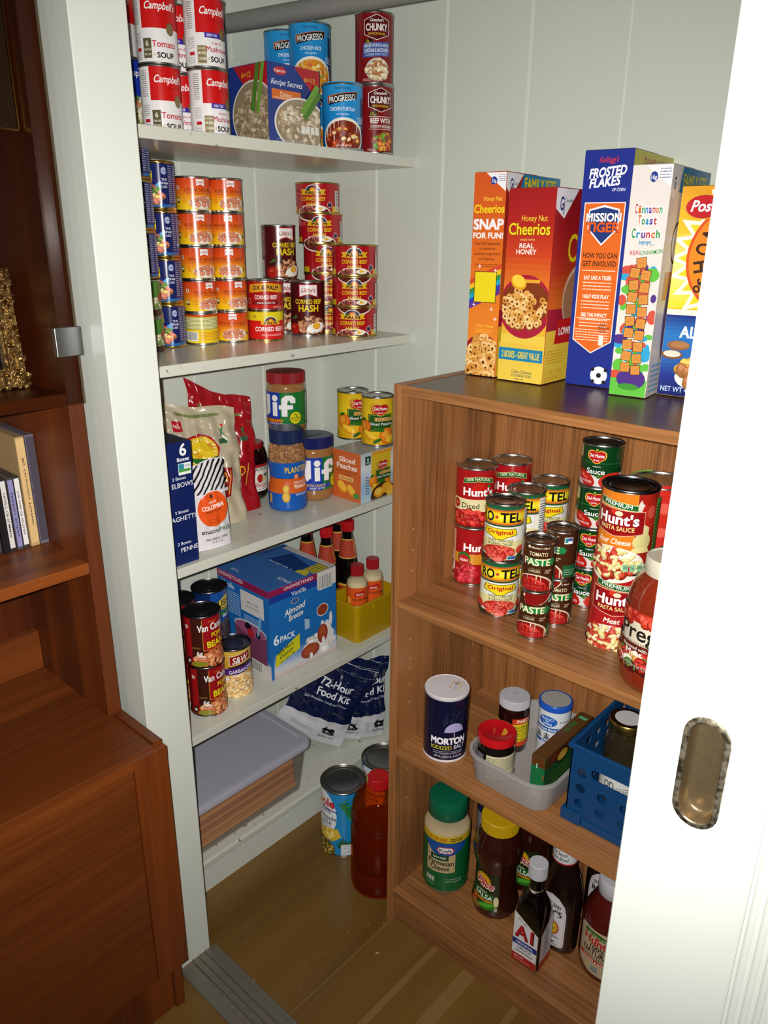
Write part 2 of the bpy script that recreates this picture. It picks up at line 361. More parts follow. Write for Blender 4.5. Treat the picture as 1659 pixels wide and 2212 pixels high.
def palm_hash():
    a = Art(); a.r(-157, 3, 157, 61, 'a8141e'); a.poly([(-157, 3), (157, 3), (157, 14), (-157, 14)], 'd8b818'); a.hull([(-46, 3), (46, 3), (46, 20), (0, 30), (-46, 20)], 'a8141e')
    a.e(0, 0, 40, 17.5, 'ece4dc', 26).e(0, 0, 37.5, 15, '5a1c18', 26).heap(-14, 8, 18, 6, 30, 5, ['8e3c2c', 'b8584a', '6a2420', 'c07868'], edge='4a1414').e(16, 9, 12, 5, 'f0ead8').e(15, 9.5, 5, 2.6, 'e8b020')
    a.r(-157, 0, 157, 3, 'a08848')
    a.t('CORNED BEEF', 0, 25, 8, 'e6c41c', w=54, b=.035).t('HASH', 0, 15, 7.5, 'e6c41c', w=27, b=.035); sun(a, 0, 39, .95)
    a.e(37, 17, 6.5, 6.5, 'd89aa0').e(37, 17, 5, 5, '1c2440'); a.bar(52, 6, 64, 46, False); a.e(-44, 46, 3.4, 3.4, '8a1018'); return a
def palm_beef():
    a = Art(); a.r(-119, 3, 119, 57, 'cf1a1a').r(-119, 40, 119, 57, 'e0cc1c').t('CORNED BEEF', 4, 19, 9, 'f4f0ee', w=62, b=.05).lines(-14, 9, 30, 14, 2, 'e8d0c8'); sun(a, 6, 34, .75)
    a.e(-28, 48, 4, 3, 'a89a20'); return a
def ox_palm():
    a = Art(); a.r(-119, 3, 119, 56, 'a81618').r(-119, 3, 119, 10, 'c02020').t('NET WT 12 OZ', 26, 4.6, 3.4, 'e8d0c8', w=22)
    a.hull([(-40, 34), (0, 38), (40, 34), (36, 50), (0, 54), (-36, 50)], 'dca01e').t('OX & PALM', 0, 39.5, 9, '1c1430', w=56, b=.05, arc=1)
    a.t('CORNED BEEF', 0, 22, 8, 'f2ecea', w=48, b=.035).r(-30, 12, 30, 18, '7a1014').t('ORIGINAL CHUNKY STYLE', 0, 13.2, 3.6, 'f2ecea', w=38); a.e(-40, 18, 5, 6, 'd8a8a0').e(-40, 18, 4, 5, '8e1018'); return a
def libby_hash():
    a = Art(); a.r(-117, 3, 117, 109, '4e1014').r(-117, 3, 117, 30, '5a1416').r(-117, 3, -50, 109, '5e1a1c').lines(-64, 50, -48, 104, 14, 'c8a8a0', th=.2).bar(-62, 6, -54, 40, False)
    a.poly([(-20, 80), (0, 86), (20, 80), (20, 107), (-20, 107)], 'c01c20').poly([(-18.5, 82), (0, 88), (18.5, 82), (18.5, 105.5), (-18.5, 105.5)], 'ece8e6').t("Libby's", 0, 91, 9, 'a81c22', w=30, b=.03, sh=.3)
    a.t('CORNED BEEF', 0, 67, 9.5, 'e8c81c', w=58, b=.05).t('HASH', 0, 51, 14, 'e8d020', w=42, b=.05)
    a.e(6, 22, 36, 21, '3a1810', 26).heap(6, 22, 32, 18, 90, 6, ['b87850', '8a4a2c', 'd0a078', '6a3018', 'c88c60'], edge='4a1c10')
    a.e(14, 17, 19, 11, 'd8d2c4', rot=.3).e(14, 18, 18, 10, 'f2efe6', rot=.3).e(15, 21, 8, 7, 'd8981c').e(15, 22, 6.5, 5.4, 'e8b42c')
    a.e(-30, 15, 11, 12, 'a81c14').e(-32, 19, 4, 3, 'c8483c').poly([(-38, 34), (-22, 38), (-26, 44)], '3c6a2c'); return a
def peach(a=None, dx=0, dy=0, s=1):
    a = a or Art(); m = Art(); 
    m.grad(-116, 3, 116, 109, ['dca418', 'e8bc1c', 'ecc824', 'd8b01c'], 16) if a.i == [] else None
    heart(m, 4, 82, 24); m.poly([(-24, 34), (36, 34), (36, 74), (-24, 74)], '24581e').frame(-22, 36, 34, 72, .7, 'c8b848')
    heart(m, 6, 84, 21); m.poly([(-8, 58), (34, 58), (34, 66), (-8, 66)], 'e4b468').t('100% JUICE', 13, 59.5, 5.6, '7a2c14', w=38, b=.02)
    m.poly([(-24, 46), (40, 46), (40, 57), (-24, 57)], '1c4a1c').t('Sliced Peaches', 9, 48.5, 6.5, 'f0f0e8', w=56, b=.02)
    for x, y, r in ((-34, 44, 17), (22, 24, 19), (-20, 20, 0)):
        if r: m.e(x, y, r, r, 'c85a14').e(x-1, y+1, r*.85, r*.85, 'e48420').e(x-4, y+3, r*.45, r*.45, 'f0a438')
    m.e(-22, 24, 20, 8, 'd88c1c', rot=-.5).e(-21, 26, 18, 6, 'f4c838', rot=-.5).e(30, 16, 12, 8, 'f0c434', rot=.4)
    m.e(-38, 60, 8, 3.5, '2c641c', rot=.3).e(-2, 12, 11, 4, '2c641c', rot=.5).e(2, 38, 13, 4.5, '2f6a1e', rot=-.2)
    for pts, fs, c in m.i: a.i.append(([(x*s+dx, y*s+dy) for x, y in pts], fs, c))
    return a
def heart(a, cx, cy, w):
    k = w/24
    sh = lambda q: [(cx+q*x*k, cy+q*y*k) for x, y in ((0, 11), (5, 14), (13, 14.5), (20, 11), (22, 3), (19, -5), (11, -9), (6, -14), (0, -16), (-6, -14), (-11, -9), (-19, -5), (-22, 3), (-20, 11), (-13, 14.5), (-5, 14))]
    a.hull(sh(1.1), '3a2c10').hull(sh(1.07), 'dcb830').hull(sh(.95), 'b41420'); a.e(cx, cy+17*k, 2.5*k, 2*k, 'd8c038')
    a.t('Del Monte', cx, cy-1*k, 8.5*k, 'f4f0ec', w=35*k, b=.04).t('Quality', cx, cy-10*k, 5*k, 'f0dcd4', w=15*k, b=.01, sh=.3); return a
def sauce8():
    a = Art(); a.r(-106, 2.5, 106, 72, '083818').r(-106, 2.5, 106, 27, 'd8cfcb'); a.hull([(-54, 27), (-54, 30), (54, 30), (54, 27), (0, 20)], '083818')
    a.r(-106, 42, 106, 42.8, '2c7a34')
    a.e(-22, 15, 20, 11, 'b01c14', rot=-.5).e(-25, 18, 9, 3, 'd86048', rot=-.5).e(24, 14, 22, 13, 'c02c1c', rot=.2).e(26, 18, 10, 4, 'd8604c', rot=.2).poly([(-4, 20), (4, 26), (8, 20), (2, 16)], '3a6a24')
    a.t('NET WT 8 OZ (227g)', -22, 8, 3.6, 'ece4e0', w=26)
    a.t('Sauce', -4, 24, 9, 'f4f2ee', w=31, b=.03).t('TOMATO', -3, 35.5, 2, 'e0e0d8', w=14); heart(a, -4, 53, 17); a.poly([(-44, 50), (-34, 48), (-34, 68), (-44, 70)], 'd8c896').lines(-43, 52, -35, 68, 4, '5a4a20'); return a
def bush():
    a = Art(); a.r(-117, 3, 117, 109, '1a4c9c').r(-117, 3, -14, 109, '0f2858')
    a.hull([(-14, 80), (20, 96), (48, 96), (48, 72), (20, 66), (-14, 68)], 'dcc43c').t("BUSH'S", 19, 76, 14, '141420', w=54, b=.06, rot=.08).t('BEST', 21, 68, 5, '6a5410', w=24, b=.05)
    a.poly([(0, 52), (50, 56), (50, 68), (6, 62)], '2c6a30').t('Black Beans', 34, 48, 8, 'eef2f8', w=44, sh=.2); a.heap(24, 22, 30, 22, 50, 9, ['1c1418', '2c2024', '3c3034', '241a1c'], edge='6a6468'); return a
def vancamp():
    a = Art(); a.r(-117, 3, 117, 109, '6c1416').r(-52, 3, -36, 109, 'a0141a').r(-36, 3, -12, 109, '3c1810').r(-12, 40, 117, 109, '96141a').r(-13, 38, -12, 106, 'c8982c').r(-13, 37.5, 60, 38.5, 'c8982c')
    a.t("Van Camp's", 12, 82, 15, 'f4f0ee', w=66, b=.05, sh=.1, oc='2a0c0c', ow=.03, rot=.06).t('PORK', 20, 66, 10, 'e8d21c', w=28, b=.05, rot=.06).t('and', 20, 61, 3.5, 'e8d21c').t('BEANS', 20, 45, 14, 'e8e01c', w=48, b=.06, rot=.06).t('IN TOMATO SAUCE', 20, 38.6, 5, 'd8501c', w=50, b=.02, rot=.03)
    a.heap(14, 20, 44, 17, 60, 10, ['c87040', 'd88850', 'b85c30', 'e0a068'], edge='6a2c14'); a.t('6g', -20, 30, 9, 'f4f0ec', b=.05).t('OF PROTEIN', -19, 24, 4, 'f0ece8', w=22, b=.03).lines(-30, 20, -8, 23, 1, 'd8d0c8').e(-22, 10, 16, 6, '8a8420')
    a.r(-46, 88, -40, 95, 'e8e4e0').r(-44, 90, -42, 93, '222'); a.r(-46, 8, -38, 24, '1a1a1a').e(-42, 16, 3, 3.6, 'd8d4cc'); a.lines(-34, 44, -18, 48, 2, 'a8842c'); a.t('ORIGINAL', 8, 100, 3, 'd8702c', w=18); return a
def garb():
    a = Art(); a.grad(-117, 3, 117, 109, ['c8b080', 'cfa43c', 'c89428', 'd8b048'], 16).r(-117, 3, 117, 38, '7a7a3c')
    a.poly([(-16, 74), (34, 84), (34, 106), (-16, 98)], 'd8c8a0').poly([(-14, 76), (32, 86), (32, 104), (-14, 96)], '8e1418').t('S&W', 10, 82, 15, 'f0ece4', w=38, b=.03, sh=.4, rot=.15).poly([(-18, 66), (34, 76), (34, 82), (-18, 72)], '2c2418')
    a.poly([(-40, 52), (-40, 66), (0, 70), (50, 78), (50, 62), (0, 54)], '4a2478').t('GARBANZOS', 12, 59, 8, 'f0eaf4', w=58, b=.03, rot=.12).t('CHICK PEAS', 16, 54, 3, 'e8e0f0', w=20, rot=.12)
    a.e(4, 22, 50, 32, 'ece4d4', 28).heap(4, 24, 44, 27, 90, 10, ['e0b878', 'ecc88c', 'd8a860', 'e8c080', 'f0d09c'], asp=1.15, edge='9c7038').t('15.5 oz', -34, 4, 3, '2a2a20'); return a
def hunts(k=0):
    a = Art()
    if k == 0:
        a.r(-117, 3, 117, 109, 'a01418'); a.hull([(-30, 84), (0, 89), (30, 84), (28, 94), (0, 99), (-28, 94)], 'b8b870').hull([(-29, 85), (0, 90), (29, 85), (27, 93), (0, 98), (-27, 93)], '1e5a24').t('100% NATURAL', 0, 88, 5.4, 'e4eac8', w=46, b=.03, arc=3.5)
        a.e(2, 76, 14, 10, 'b81c14').t("Hunt's", 0, 62, 15, 'f4f2f0', w=58, b=.06, oc='7a0c10', ow=.02).e(20, 80, 3, 3, '3c7a24')
        a.r(-117, 32, 117, 55, 'ddd0a0').t('Diced', -14, 38, 10, '28341c', w=33).t('TOMATOES', 28, 39, 6, '28341c', w=34).e(-44, 44, 8, 9, '9c1418').e(-44, 44, 5, 3, 'd86040')
        a.e(-20, 14, 34, 14, 'b06838').heap(-20, 20, 30, 14, 30, 12, ['b81c18', 'cc3428', 'a01410', 'd84c3c'], edge='7a100c')
    else:
        a.r(-117, 3, 117, 109, 'a01418').r(-60, 24, -36, 104, 'd8a884').lines(-57, 60, -40, 96, 9, 'a0442c').e(-48, 34, 13, 15, 'e8dcd0').heap(-48, 34, 8, 9, 12, 6, ['a07048', '5a3a28', 'c89060'], edge='e8dcd0')
        a.t("Hunt's", 14, 68, 15, 'f4f2f0', w=58, b=.06).r(-34, 42, 60, 62, 'd08a24').e(-14, 52, 13, 14, '2e6a28').e(-14, 50, 11, 10, 'b81c20').t('STEAM', -14, 47, 5, 'f4f0ec', w=16, b=.05).heap(-8, 22, 20, 16, 26, 12, ['b81c28', 'cc3440', 'a01420'], edge='7a100c').lines(-54, 6, -34, 16, 3, 'e0c8c0')
    return a
def rotel():
    a = Art(); a.r(-104, 3, 104, 98, 'e2e0d6').r(-104, 92, 104, 98, '1c5a30').grad(-104, 66, 104, 92, ['a8201c', 'e0a01c', 'ecd81c', 'ece048', 'ecd81c', 'e0a01c', 'a8201c'], 24)
    a.r(-104, 63, 104, 66, '1c4a28').t('RO', -24, 71, 17, '141414', w=26, b=.06).burst(-6, 79, 2, 5, 5, 'c0202c').t('TEL', 19, 71, 17, '141414', w=38, b=.06)
    a.hull([(-32, 48), (-28, 60), (28, 60), (32, 48), (14, 44), (6, 40), (-6, 40), (-14, 44)], '5a5010').hull([(-30, 49), (-27, 59), (27, 59), (30, 49), (13, 45), (6, 41), (-6, 41), (-13, 45)], 'e4cc1c').t('Original', 0, 50, 7, 'b4241c', w=46, b=.06)
    a.e(0, 26, 60, 14, 'dcd49a').t('DICED TOMATOES', 2, 36, 5, '1c1c1c', w=44, b=.025).t('& GREEN CHILIES', 2, 30, 5, '1c1c1c', w=42, b=.025)
    a.r(-104, 3, 104, 9, '5a1c18').e(0, 17, 31, 14, 'd8a878', 26).e(0, 18, 29, 12.5, 'a8241c', 26).heap(0, 18, 27, 11, 80, 4.4, ['c83c30', 'd85848', 'b82c24', '9c1c18', 'cf5a3c'], edge='8a1814')
    a.e(-38, 20, 10, 9, 'b83424').e(-34, 9, 12, 4, '2c3420', rot=-.6).e(38, 22, 10, 8, 'c04030').e(34, 12, 13, 4, '304020', rot=.7).r(14, 6, 28, 13, 'dfe6e4').r(15, 7, 21, 12.5, '2c7a8c').r(21, 7, 27.5, 12.5, '3c4a9c').e(0, 6, 8, 4, 'd87060')
    a.r(42, 10, 56, 92, 'e8e6e2').t('Nutrition', 49, 86, 3.4, '111', w=12, b=.04).lines(43, 12, 55, 84, 17, '222', th=.4); return a
def paste():
    a = Art(); a.r(-84, 3, 84, 86, '402010'); a.poly([(-20, 76), (-17, 79), (-14, 76), (-17, 73)], 'e0d4b8').t("Member's Mark", 2, 74, 3.4, 'e0d4b8', w=30)
    a.t('TOMATO', -1, 62, 6.5, 'ddd0a8', w=30, b=.02).hull([(-20, 47), (-20, 57), (27, 58), (31, 52), (27, 46)], '1c7a40').t('PASTE', -3, 46, 12, 'e8dfb4', w=44, b=.05)
    a.t('5 HOURS', -6, 34, 4.6, 'cdbf9a', w=19, b=.03).lines(-14, 39.5, 4, 41, 1, 'b0a07c').t('NON-GMO', 17, 36.5, 2.8, 'cdbf9a', w=11).t('LINER', 15, 33, 2.8, 'cdbf9a', w=8)
    a.e(-6, 4, 36, 27, 'd0c0a0', 30).e(-7, 3, 34, 26, '7e1412', 30).hull([(-26, 4), (-26, 20), (-14, 25), (8, 20), (24, 4)], 'b0241c').r(-22, 6, 8, 14, '9c1c1c').lines(-20, 9, 6, 11, 1, 'c85a50').e(0, 20, 14, 2, 'cc4438', rot=-.4).r(27, 5, 60, 26, '1c5a34').lines(29, 8, 50, 20, 3, 'b8d0b8', th=.2)
    a.r(26, 64, 40, 75, 'dfe6e4').r(27, 66, 32, 74, '2c7a8c').r(32, 69, 39.5, 74, '3c4a9c')
    a.r(-84, 3, -56, 86, '3c1e0e').r(56, 30, 72, 86, 'd8c8a4').lines(57, 33, 71, 84, 12, '3a2a18', th=.3); return a
def pasta_sauce(k=0):
    a = Art(); bg = 'd8781c' if k == 0 else 'a81a20'
    a.r(-134, 3, 134, 127, '9c2018').r(-134, 3, -36, 127, '9c2420').r(-34, 3, 30, 127, bg).r(29, 3, 30, 127, 'd8a038')
    a.e(40, 108, 9, 12, 'd8d0c4').e(54, 92, 18, 26, 'b8281c').e(56, 98, 8, 10, 'cf5440').e(48, 118, 12, 9, 'a82018').e(-50, 80, 16, 26, 'b02820').e(-48, 40, 14, 18, 'b02820')
    if k == 0: a.poly([(38, 70), (54, 60), (54, 74), (40, 82)], 'dcd498').e(44, 52, 16, 14, 'd8cc88').poly([(24, 34), (60, 34), (54, 44), (30, 42)], 'e0d490')
    a.poly([(-32, 106), (32, 100), (32, 110), (-32, 117)], 'c8d8a0').poly([(-31, 107), (31, 101), (31, 109), (-31, 116)], '1e5a2c').t('PREMIUM', 0, 106, 6, 'ecf0e0', w=44, b=.03, rot=-.1)
    a.hull([(-38, 66), (0, 58), (44, 64), (44, 100), (-38, 104)], 'd8a080').hull([(-37, 67), (0, 59.5), (43, 65), (43, 99), (-37, 102)], '8e1014')
    a.e(-4, 97, 5, 4.5, 'c83020').e(4, 95, 6, 4, 'dcd4b4').t("Hunt's", 2, 78, 17, 'f4f2f0', w=66, b=.06).t('PASTA SAUCE', 2, 68, 7, 'eed88c', w=54, b=.03)
    a.t('Four Cheese' if k == 0 else 'Meat', 0, 46, 9, 'f4eee0', w=52 if k == 0 else 26, b=.03, sh=.25)
    a.e(0, 12, 52, 30, 'e4e0d4', 28).heap(0, 16, 44, 24, 46, 11, ['b83420', 'c04428', 'a02818'], edge='7a1c10', seed=2).heap(0, 16, 44, 22, 46, 5.5, ['e4d49c', 'dcc888', 'eadfb0'], asp=2.2, edge='b08c4c', seed=5)
    if k == 0:
        for i in range(4): a.r(18+i*10, 5, 26+i*10, 17, '8ab890').t(['50', '1g', '380', '4g'][i], 22+i*10, 10, 4, '1c3a20')
    a.r(60, 6, 74, 120, '5a8a38').lines(61, 10, 73, 112, 22, '16240e', th=.4).r(-134, 3, -80, 127, 'a01a18'); return a
def tomato_can():
    a = Art(); a.r(-134, 3, 134, 127, '6a9a3c').r(-134, 3, -14, 127, '0e4a24').r(-134, 104, -14, 127, '0e4a24').r(-15, 3, -13, 127, 'c88c2c').e(-4, 112, 10, 16, 'e0b8a8').e(14, 116, 16, 14, 'c82820').e(10, 84, 26, 26, 'c42c20').e(14, 92, 10, 9, 'dc5c4c').e(16, 44, 24, 22, 'c02c24').e(14, 52, 9, 8, 'dc5c4c').r(-12, 3, 40, 24, 'd8d4cc')
    for i in range(3): a.r(-8+i*11, 5, 1+i*11, 18, 'a8c8a4')
    a.e(22, 26, 8, 5, '14401c'); return a
def pineapple():
    a = Art(); a.r(-168, 4, 168, 174, '1f88c4').r(-168, 4, -40, 174, '2a90c8')
    a.e(-40, 110, 44, 66, 'dfeaf0').e(-40, 90, 38, 60, 'e9eef0').t('Dole', -30, 134, 24, 'c41c2c', w=58, b=.07).e(-42, 142, 5, 8, 'd8b83c').t('100%', -26, 116, 11, '28346c', w=30).t('Pineapple', -27, 98, 13, '28346c', w=60, b=.02).t('Juice', -26, 84, 13, '28346c', w=32, b=.02).lines(-42, 74, -8, 80, 2, '5a64a0')
    a.poly([(-40, 128), (8, 122), (8, 125), (-40, 132)], '4a2c7c')
    for k in range(9): a.poly([(10, 150), (24+k*3, 160-k*8), (40+k*4, 166-k*11), (22+k*3, 154-k*9)], '1e6a34' if k % 2 else '2c8444')
    a.hull([(-54, 60), (-30, 72), (6, 78), (14, 56), (-6, 40), (-54, 40)], 'dcb83c').heap(-24, 56, 26, 12, 20, 9, ['e8cc50', 'd8b038', 'ecd870'], edge='b8902c')
    a.e(-34, 16, 34, 26, '6a5a20').heap(-34, 18, 30, 22, 60, 6, ['c8a848', 'a88430', '4a5a24', 'd8bc60'], edge='3a3a14', asp=1.1)
    for k in range(7): a.poly([(10, 26), (22, 26), (2+k*6, 60-abs(k-3)*7)], '1c5c30' if k % 2 else '164a28')
    a.r(14, 6, 46, 38, 'e0e6ea').lines(17, 8, 44, 28, 5, '9aa4b0').t('Live today', 30, 31, 4, '1c5c30', w=26).r(14, 37, 46, 43, '1c5c30'); return a
# ------------------------------------------------------------------ builders
PROTO = {}
def can_parts(key, D, H, art, metal, lidmetal=None, tab=False):
    if key in PROTO: return PROTO[key]
    R = D/2; rb = R-.0013
    body = MB().lathe([(R-.002, .0008), (R, .0002), (R, .0028), (rb-.0006, .0036)] + [(rb-.0004, .004), (rb-.0004, H-.004)] + [(rb-.0006, H-.0036), (R, H-.0028), (R+.0001, H-.0008), (R-.0006, H), (R-.0014, H-.0006), (R-.0016, H-.004)], 56, cap0=True, cap1=False).mesh('can_body', metal, True, 60)
    zl = H-.004
    prof = [(R-.0017, zl-.0004), (R-.0035, zl-.0004), (R-.005, zl+.0008), (R-.007, zl+.0008), (R-.009, zl-.0002), (R-.012, zl-.0002), (R-.0135, zl+.0004), (R-.016, zl+.0004), (R-.018, zl-.0003), (.0006, zl-.0003)]
    m = MB().lathe(prof, 56, cap0=False, cap1=True)
    if tab:
        m.lathe([(.0115, zl+.001), (.0125, zl+.0018), (.0115, zl+.0026), (.0075, zl+.0026), (.0065, zl+.0018), (.0075, zl+.001)], 24, cy=-.010, cap0=False, cap1=False).box(-.004, -.004, zl, .004, .014, zl+.0022)
    lid = m.mesh('lid', lidmetal or metal, True, 50)
    lab = lay(MB(), art, cyl(rb), base=.02).mesh('paper_label', PAPER, True, 30)
    PROTO[key] = (body, lid, lab); return PROTO[key]
CANS = {
 'tomato': (.0675, .1016, lambda: soup(0), TIN), 'mushroom': (.0675, .1016, lambda: soup(1), TIN), 'veg': (.076, .118, veg_soup, TIN),
 'rice': (.083, .115, lambda: progresso('CHICKEN RICE', ['d88c1c', 'e8b43c', 'c8541c', 'e8d48c', '8a8a2c', 'dca02c'], 42), TIN), 'noodle': (.083, .115, lambda: progresso('CHICKEN NOODLE', ['d8b040', 'e8cc70'], 44), TIN),
 'tortilla': (.080, .114, lambda: progresso('CHICKEN TORTILLA', ['7a2410', 'a8401c', 'c86028', '5a1c10', 'd8a048', 'e0c890', '8c3014'], 50), TIN),
 'potato': (.076, .122, lambda: chunky(0), TIN), 'beef': (.076, .122, lambda: chunky(1), TIN),
 'vienna': (.066, .0608, vienna, TIN), 'viennab': (.066, .0608, lambda: vienna(1), TIN), 'palm': (.0985, .0622, palm_hash, GOLD), 'oxpalm': (.076, .059, ox_palm, TIN), 'palmbeef': (.076, .060, palm_beef, GOLD),
 'hash': (.076, .1128, libby_hash, TIN), 'peach': (.076, .1128, peach, TIN), 'sauce': (.070, .0735, sauce8, TIN), 'bush': (.0762, .1128, bush, DARKTIN), 'vancamp': (.0762, .1128, vancamp, DARKTIN), 'garb': (.0762, .1128, garb, DARKTIN),
 'hunts': (.0762, .1128, hunts, TIN), 'huntsb': (.0762, .1128, lambda: hunts(1), TIN), 'rotel': (.068, .1016, rotel, TIN), 'paste': (.0538, .0836, paste, TIN),
 'pasta': (.0872, .132, pasta_sauce, DARKTIN), 'pastam': (.0872, .132, lambda: pasta_sauce(1), DARKTIN), 'tomcan': (.100, .125, tomato_can, TIN), 'pine': (.108, .178, pineapple, TIN)}
def can(key, x, y, z, turn, name, cat, label, group=None):
    D, H, art, met = CANS[key]; b, l, p = PROTO[key] if key in PROTO else can_parts(key, D, H, art(), met, tab=key == 'peach')
    o = empty(name, (x, y, z), aim(x, y, turn)); tag(o, label, cat, group)
    link('can_body', b, o); link('lid', l, o); link('paper_label', p, o); return z+H
def spam_tin(x, y, z, turn, label, group):
    if 'spam' not in PROTO:
        def ring(q, zz, n=48):
            a_, b_ = .050+q, .0285+q; out = []
            for k in range(n):
                t = 2*PI*k/n; c, s = math.cos(t), math.sin(t); e = .55
                out.append((a_*math.copysign(abs(c)**e, c), b_*math.copysign(abs(s)**e, s), zz))
            return out
        H = .0815
        body = MB().rings([ring(.0002, 0), ring(.001, .001), ring(.001, .0035), ring(-.0006, .0045), ring(-.0006, H-.006), ring(.001, H-.005), ring(.001, H-.001), ring(0, H), ring(-.002, H-.003)], cap1=False).mesh('can_body', GOLD, True, 60)
        lid = MB().rings([ring(-.002, H-.003), ring(-.006, H-.003), ring(-.008, H-.002), ring(-.012, H-.002)]).mesh('lid', GOLD, True, 50)
        P = ring(-.0003, 0, 240); L = [0]
        for k in range(240):
            a, b = P[(k+180) % 240], P[(k+181) % 240]; L.append(L[-1]+math.hypot(a[0]-b[0], a[1]-b[1]))
        def sf(u, v, l):
            u = u % L[-1]
            for k in range(240):
                if L[k] <= u <= L[k+1]+1e-9:
                    a, b = P[(k+180) % 240], P[(k+181) % 240]; f = (u-L[k])/(L[k+1]-L[k]); d = (b[0]-a[0], b[1]-a[1]); q = math.hypot(*d)
                    return (a[0]+d[0]*f+d[1]/q*l, a[1]+d[1]*f-d[0]/q*l, v)
            return (0, -.03, v)
        PROTO['spam'] = (body, lid, lay(MB(), spam(), sf, base=.05, box=(-141, 0, 141, 100)).mesh('paper_label', PAPER, True, 30))
    b, l, p = PROTO['spam']; o = empty('meat_tin', (x, y, z), math.radians(turn)); tag(o, label, 'tin', group)
    link('can_body', b, o); link('lid', l, o); link('paper_label', p, o); return z+.0815
def carton(name, x, y, z, w, d, h, rz, cols, arts, label, cat, group=None, mat=None, bulge=0):
    """x,y = the front left bottom corner; cols = front, right, back, left, top, bottom"""
    mb = MB(); c = cols
    mb.add([(0, 0, 0), (w, 0, 0), (w, 0, h), (0, 0, h)], [(0, 1, 2, 3)], c[0]); mb.add([(w, 0, 0), (w, d, 0), (w, d, h), (w, 0, h)], [(0, 1, 2, 3)], c[1])
    mb.add([(w, d, 0), (0, d, 0), (0, d, h), (w, d, h)], [(0, 1, 2, 3)], c[2]); mb.add([(0, d, 0), (0, 0, 0), (0, 0, h), (0, d, h)], [(0, 1, 2, 3)], c[3])
    mb.add([(0, 0, h), (w, 0, h), (w, d, h), (0, d, h)], [(0, 1, 2, 3)], c[4]); mb.add([(0, 0, 0), (0, d, 0), (w, d, 0), (w, 0, 0)], [(0, 1, 2, 3)], c[5])
    m = 1000; e = .4
    if 'f' in arts: lay(mb, arts['f'], lambda u, v, l: (u, -l, v), ucut=None, base=.08, box=(e, e, w*m-e, h*m-e))
    if 's' in arts: lay(mb, arts['s'], lambda u, v, l: (w+l, u, v), ucut=None, base=.08, box=(e, e, d*m-e, h*m-e))
    if 't' in arts: lay(mb, arts['t'], lambda u, v, l: (u, v, h+l), ucut=None, base=.08, box=(e, e, w*m-e, d*m-e))
    o = link(name, mb.mesh(name, mat or CARD)); o.location = (x, y, z); o.rotation_euler = (0, 0, rz); tag(o, label, cat, group)
    # tucked top flap edge
    f = MB().box(.001, .001, h-.0001, w-.001, d*.55, h+.0009, c[4]); link('top_flap', f.mesh('top_flap', mat or CARD), o)
    return o
def rrect(w, d, r, z, n=6, cx=0, cy=0):
    out = []; w /= 2; d /= 2
    for sx, sy, a0 in ((1, 1, 0), (-1, 1, PI/2), (-1, -1, PI), (1, -1, 1.5*PI)):
        for k in range(n+1):
            a = a0+PI/2*k/n; out.append((cx+sx*(w-r)+r*math.cos(a), cy+sy*(d-r)+r*math.sin(a), z))
    return out
def smooth(o, ang=40):
    for p in o.data.polygons: p.use_smooth = True
    o.data.set_sharp_from_angle(angle=math.radians(ang)); return o
def bag(name, x, y, z, rz, w, h, t, art, back, label, cat, group=None, lean=0, pw=.55, roll=0, slant=0, top=.012, seed=1, mat=None, bottom='flat', wr=.002, crimp=True, twist=0, wob=.003):
    rd = random.Random(seed); ph = [rd.uniform(0, 6) for _ in range(8)]
    def P(u, v, l, side=-1):
        s = min(max(u/w+.5, 0), 1); q = min(max(v/h, 0), 1)
        th = (math.sin(PI*min(max(s, 0), 1))**pw)*(1-q**3 if crimp else 1-.6*q**4)*(min(1, .35+q*4) if bottom != 'flat' else 1)*t/2
        wv = wr*(math.sin(28*s+ph[0]+5*q)*math.sin(9*q+ph[1])+.6*math.sin(50*q+ph[2]+9*s)*math.sin(7*s+ph[3]))*min(1, q*5)
        xx = u*(1-.06*math.sin(PI*q)) + wob*(math.sin(9*q+ph[4]+(2 if s > .5 else 0))+.5*math.sin(23*q+ph[6]))*abs(2*s-1)
        yy = side*(th+l+.0008)+wv + twist*q*q
        if side == -1: pass
        zz = v*(1-.02*math.sin(PI*s)-slant*s) + .004*math.sin(7*s+ph[5])*q
        return (xx, yy+lean*q, zz)
    mb = MB(); NU, NV = 64, 96
    for side, c in ((-1, back), (1, back)):
        vs = [P(w*(i/NU-.5), h*j/NV, 0, side) for j in range(NV+1) for i in range(NU+1)]
        fs = [(j*(NU+1)+i, j*(NU+1)+i+1, (j+1)*(NU+1)+i+1, (j+1)*(NU+1)+i) for j in range(NV) for i in range(NU)]
        if side == 1: fs = [tuple(reversed(f)) for f in fs]
        mb.add(vs, fs, c)
    # side gussets and base
    for s in (-.5, .5):
        vs = [P(w*s, h*j/NV, 0, sd) for j in range(NV+1) for sd in (-1, 1)]
        mb.add(vs, [(2*j, 2*j+1, 2*j+3, 2*j+2) for j in range(NV)], back)
    vs = [P(w*(i/NU-.5), 0, 0, sd) for i in range(NU+1) for sd in (-1, 1)]; mb.add(vs, [(2*i, 2*i+2, 2*i+3, 2*i+1) for i in range(NU)], back)
    if art: lay(mb, art, lambda u, v, l: P(u, v, l, -1), ucut=2.5, vcut=2.5, base=.35, inc=.05, box=(-w*500+.5, .5, w*500-.5, h*1000-.5))
    o = link(name, mb.mesh(name, mat or FILM, True, 60)); o.location = (x, y, z); o.rotation_euler = (0, roll, rz); tag(o, label, cat, group); return o
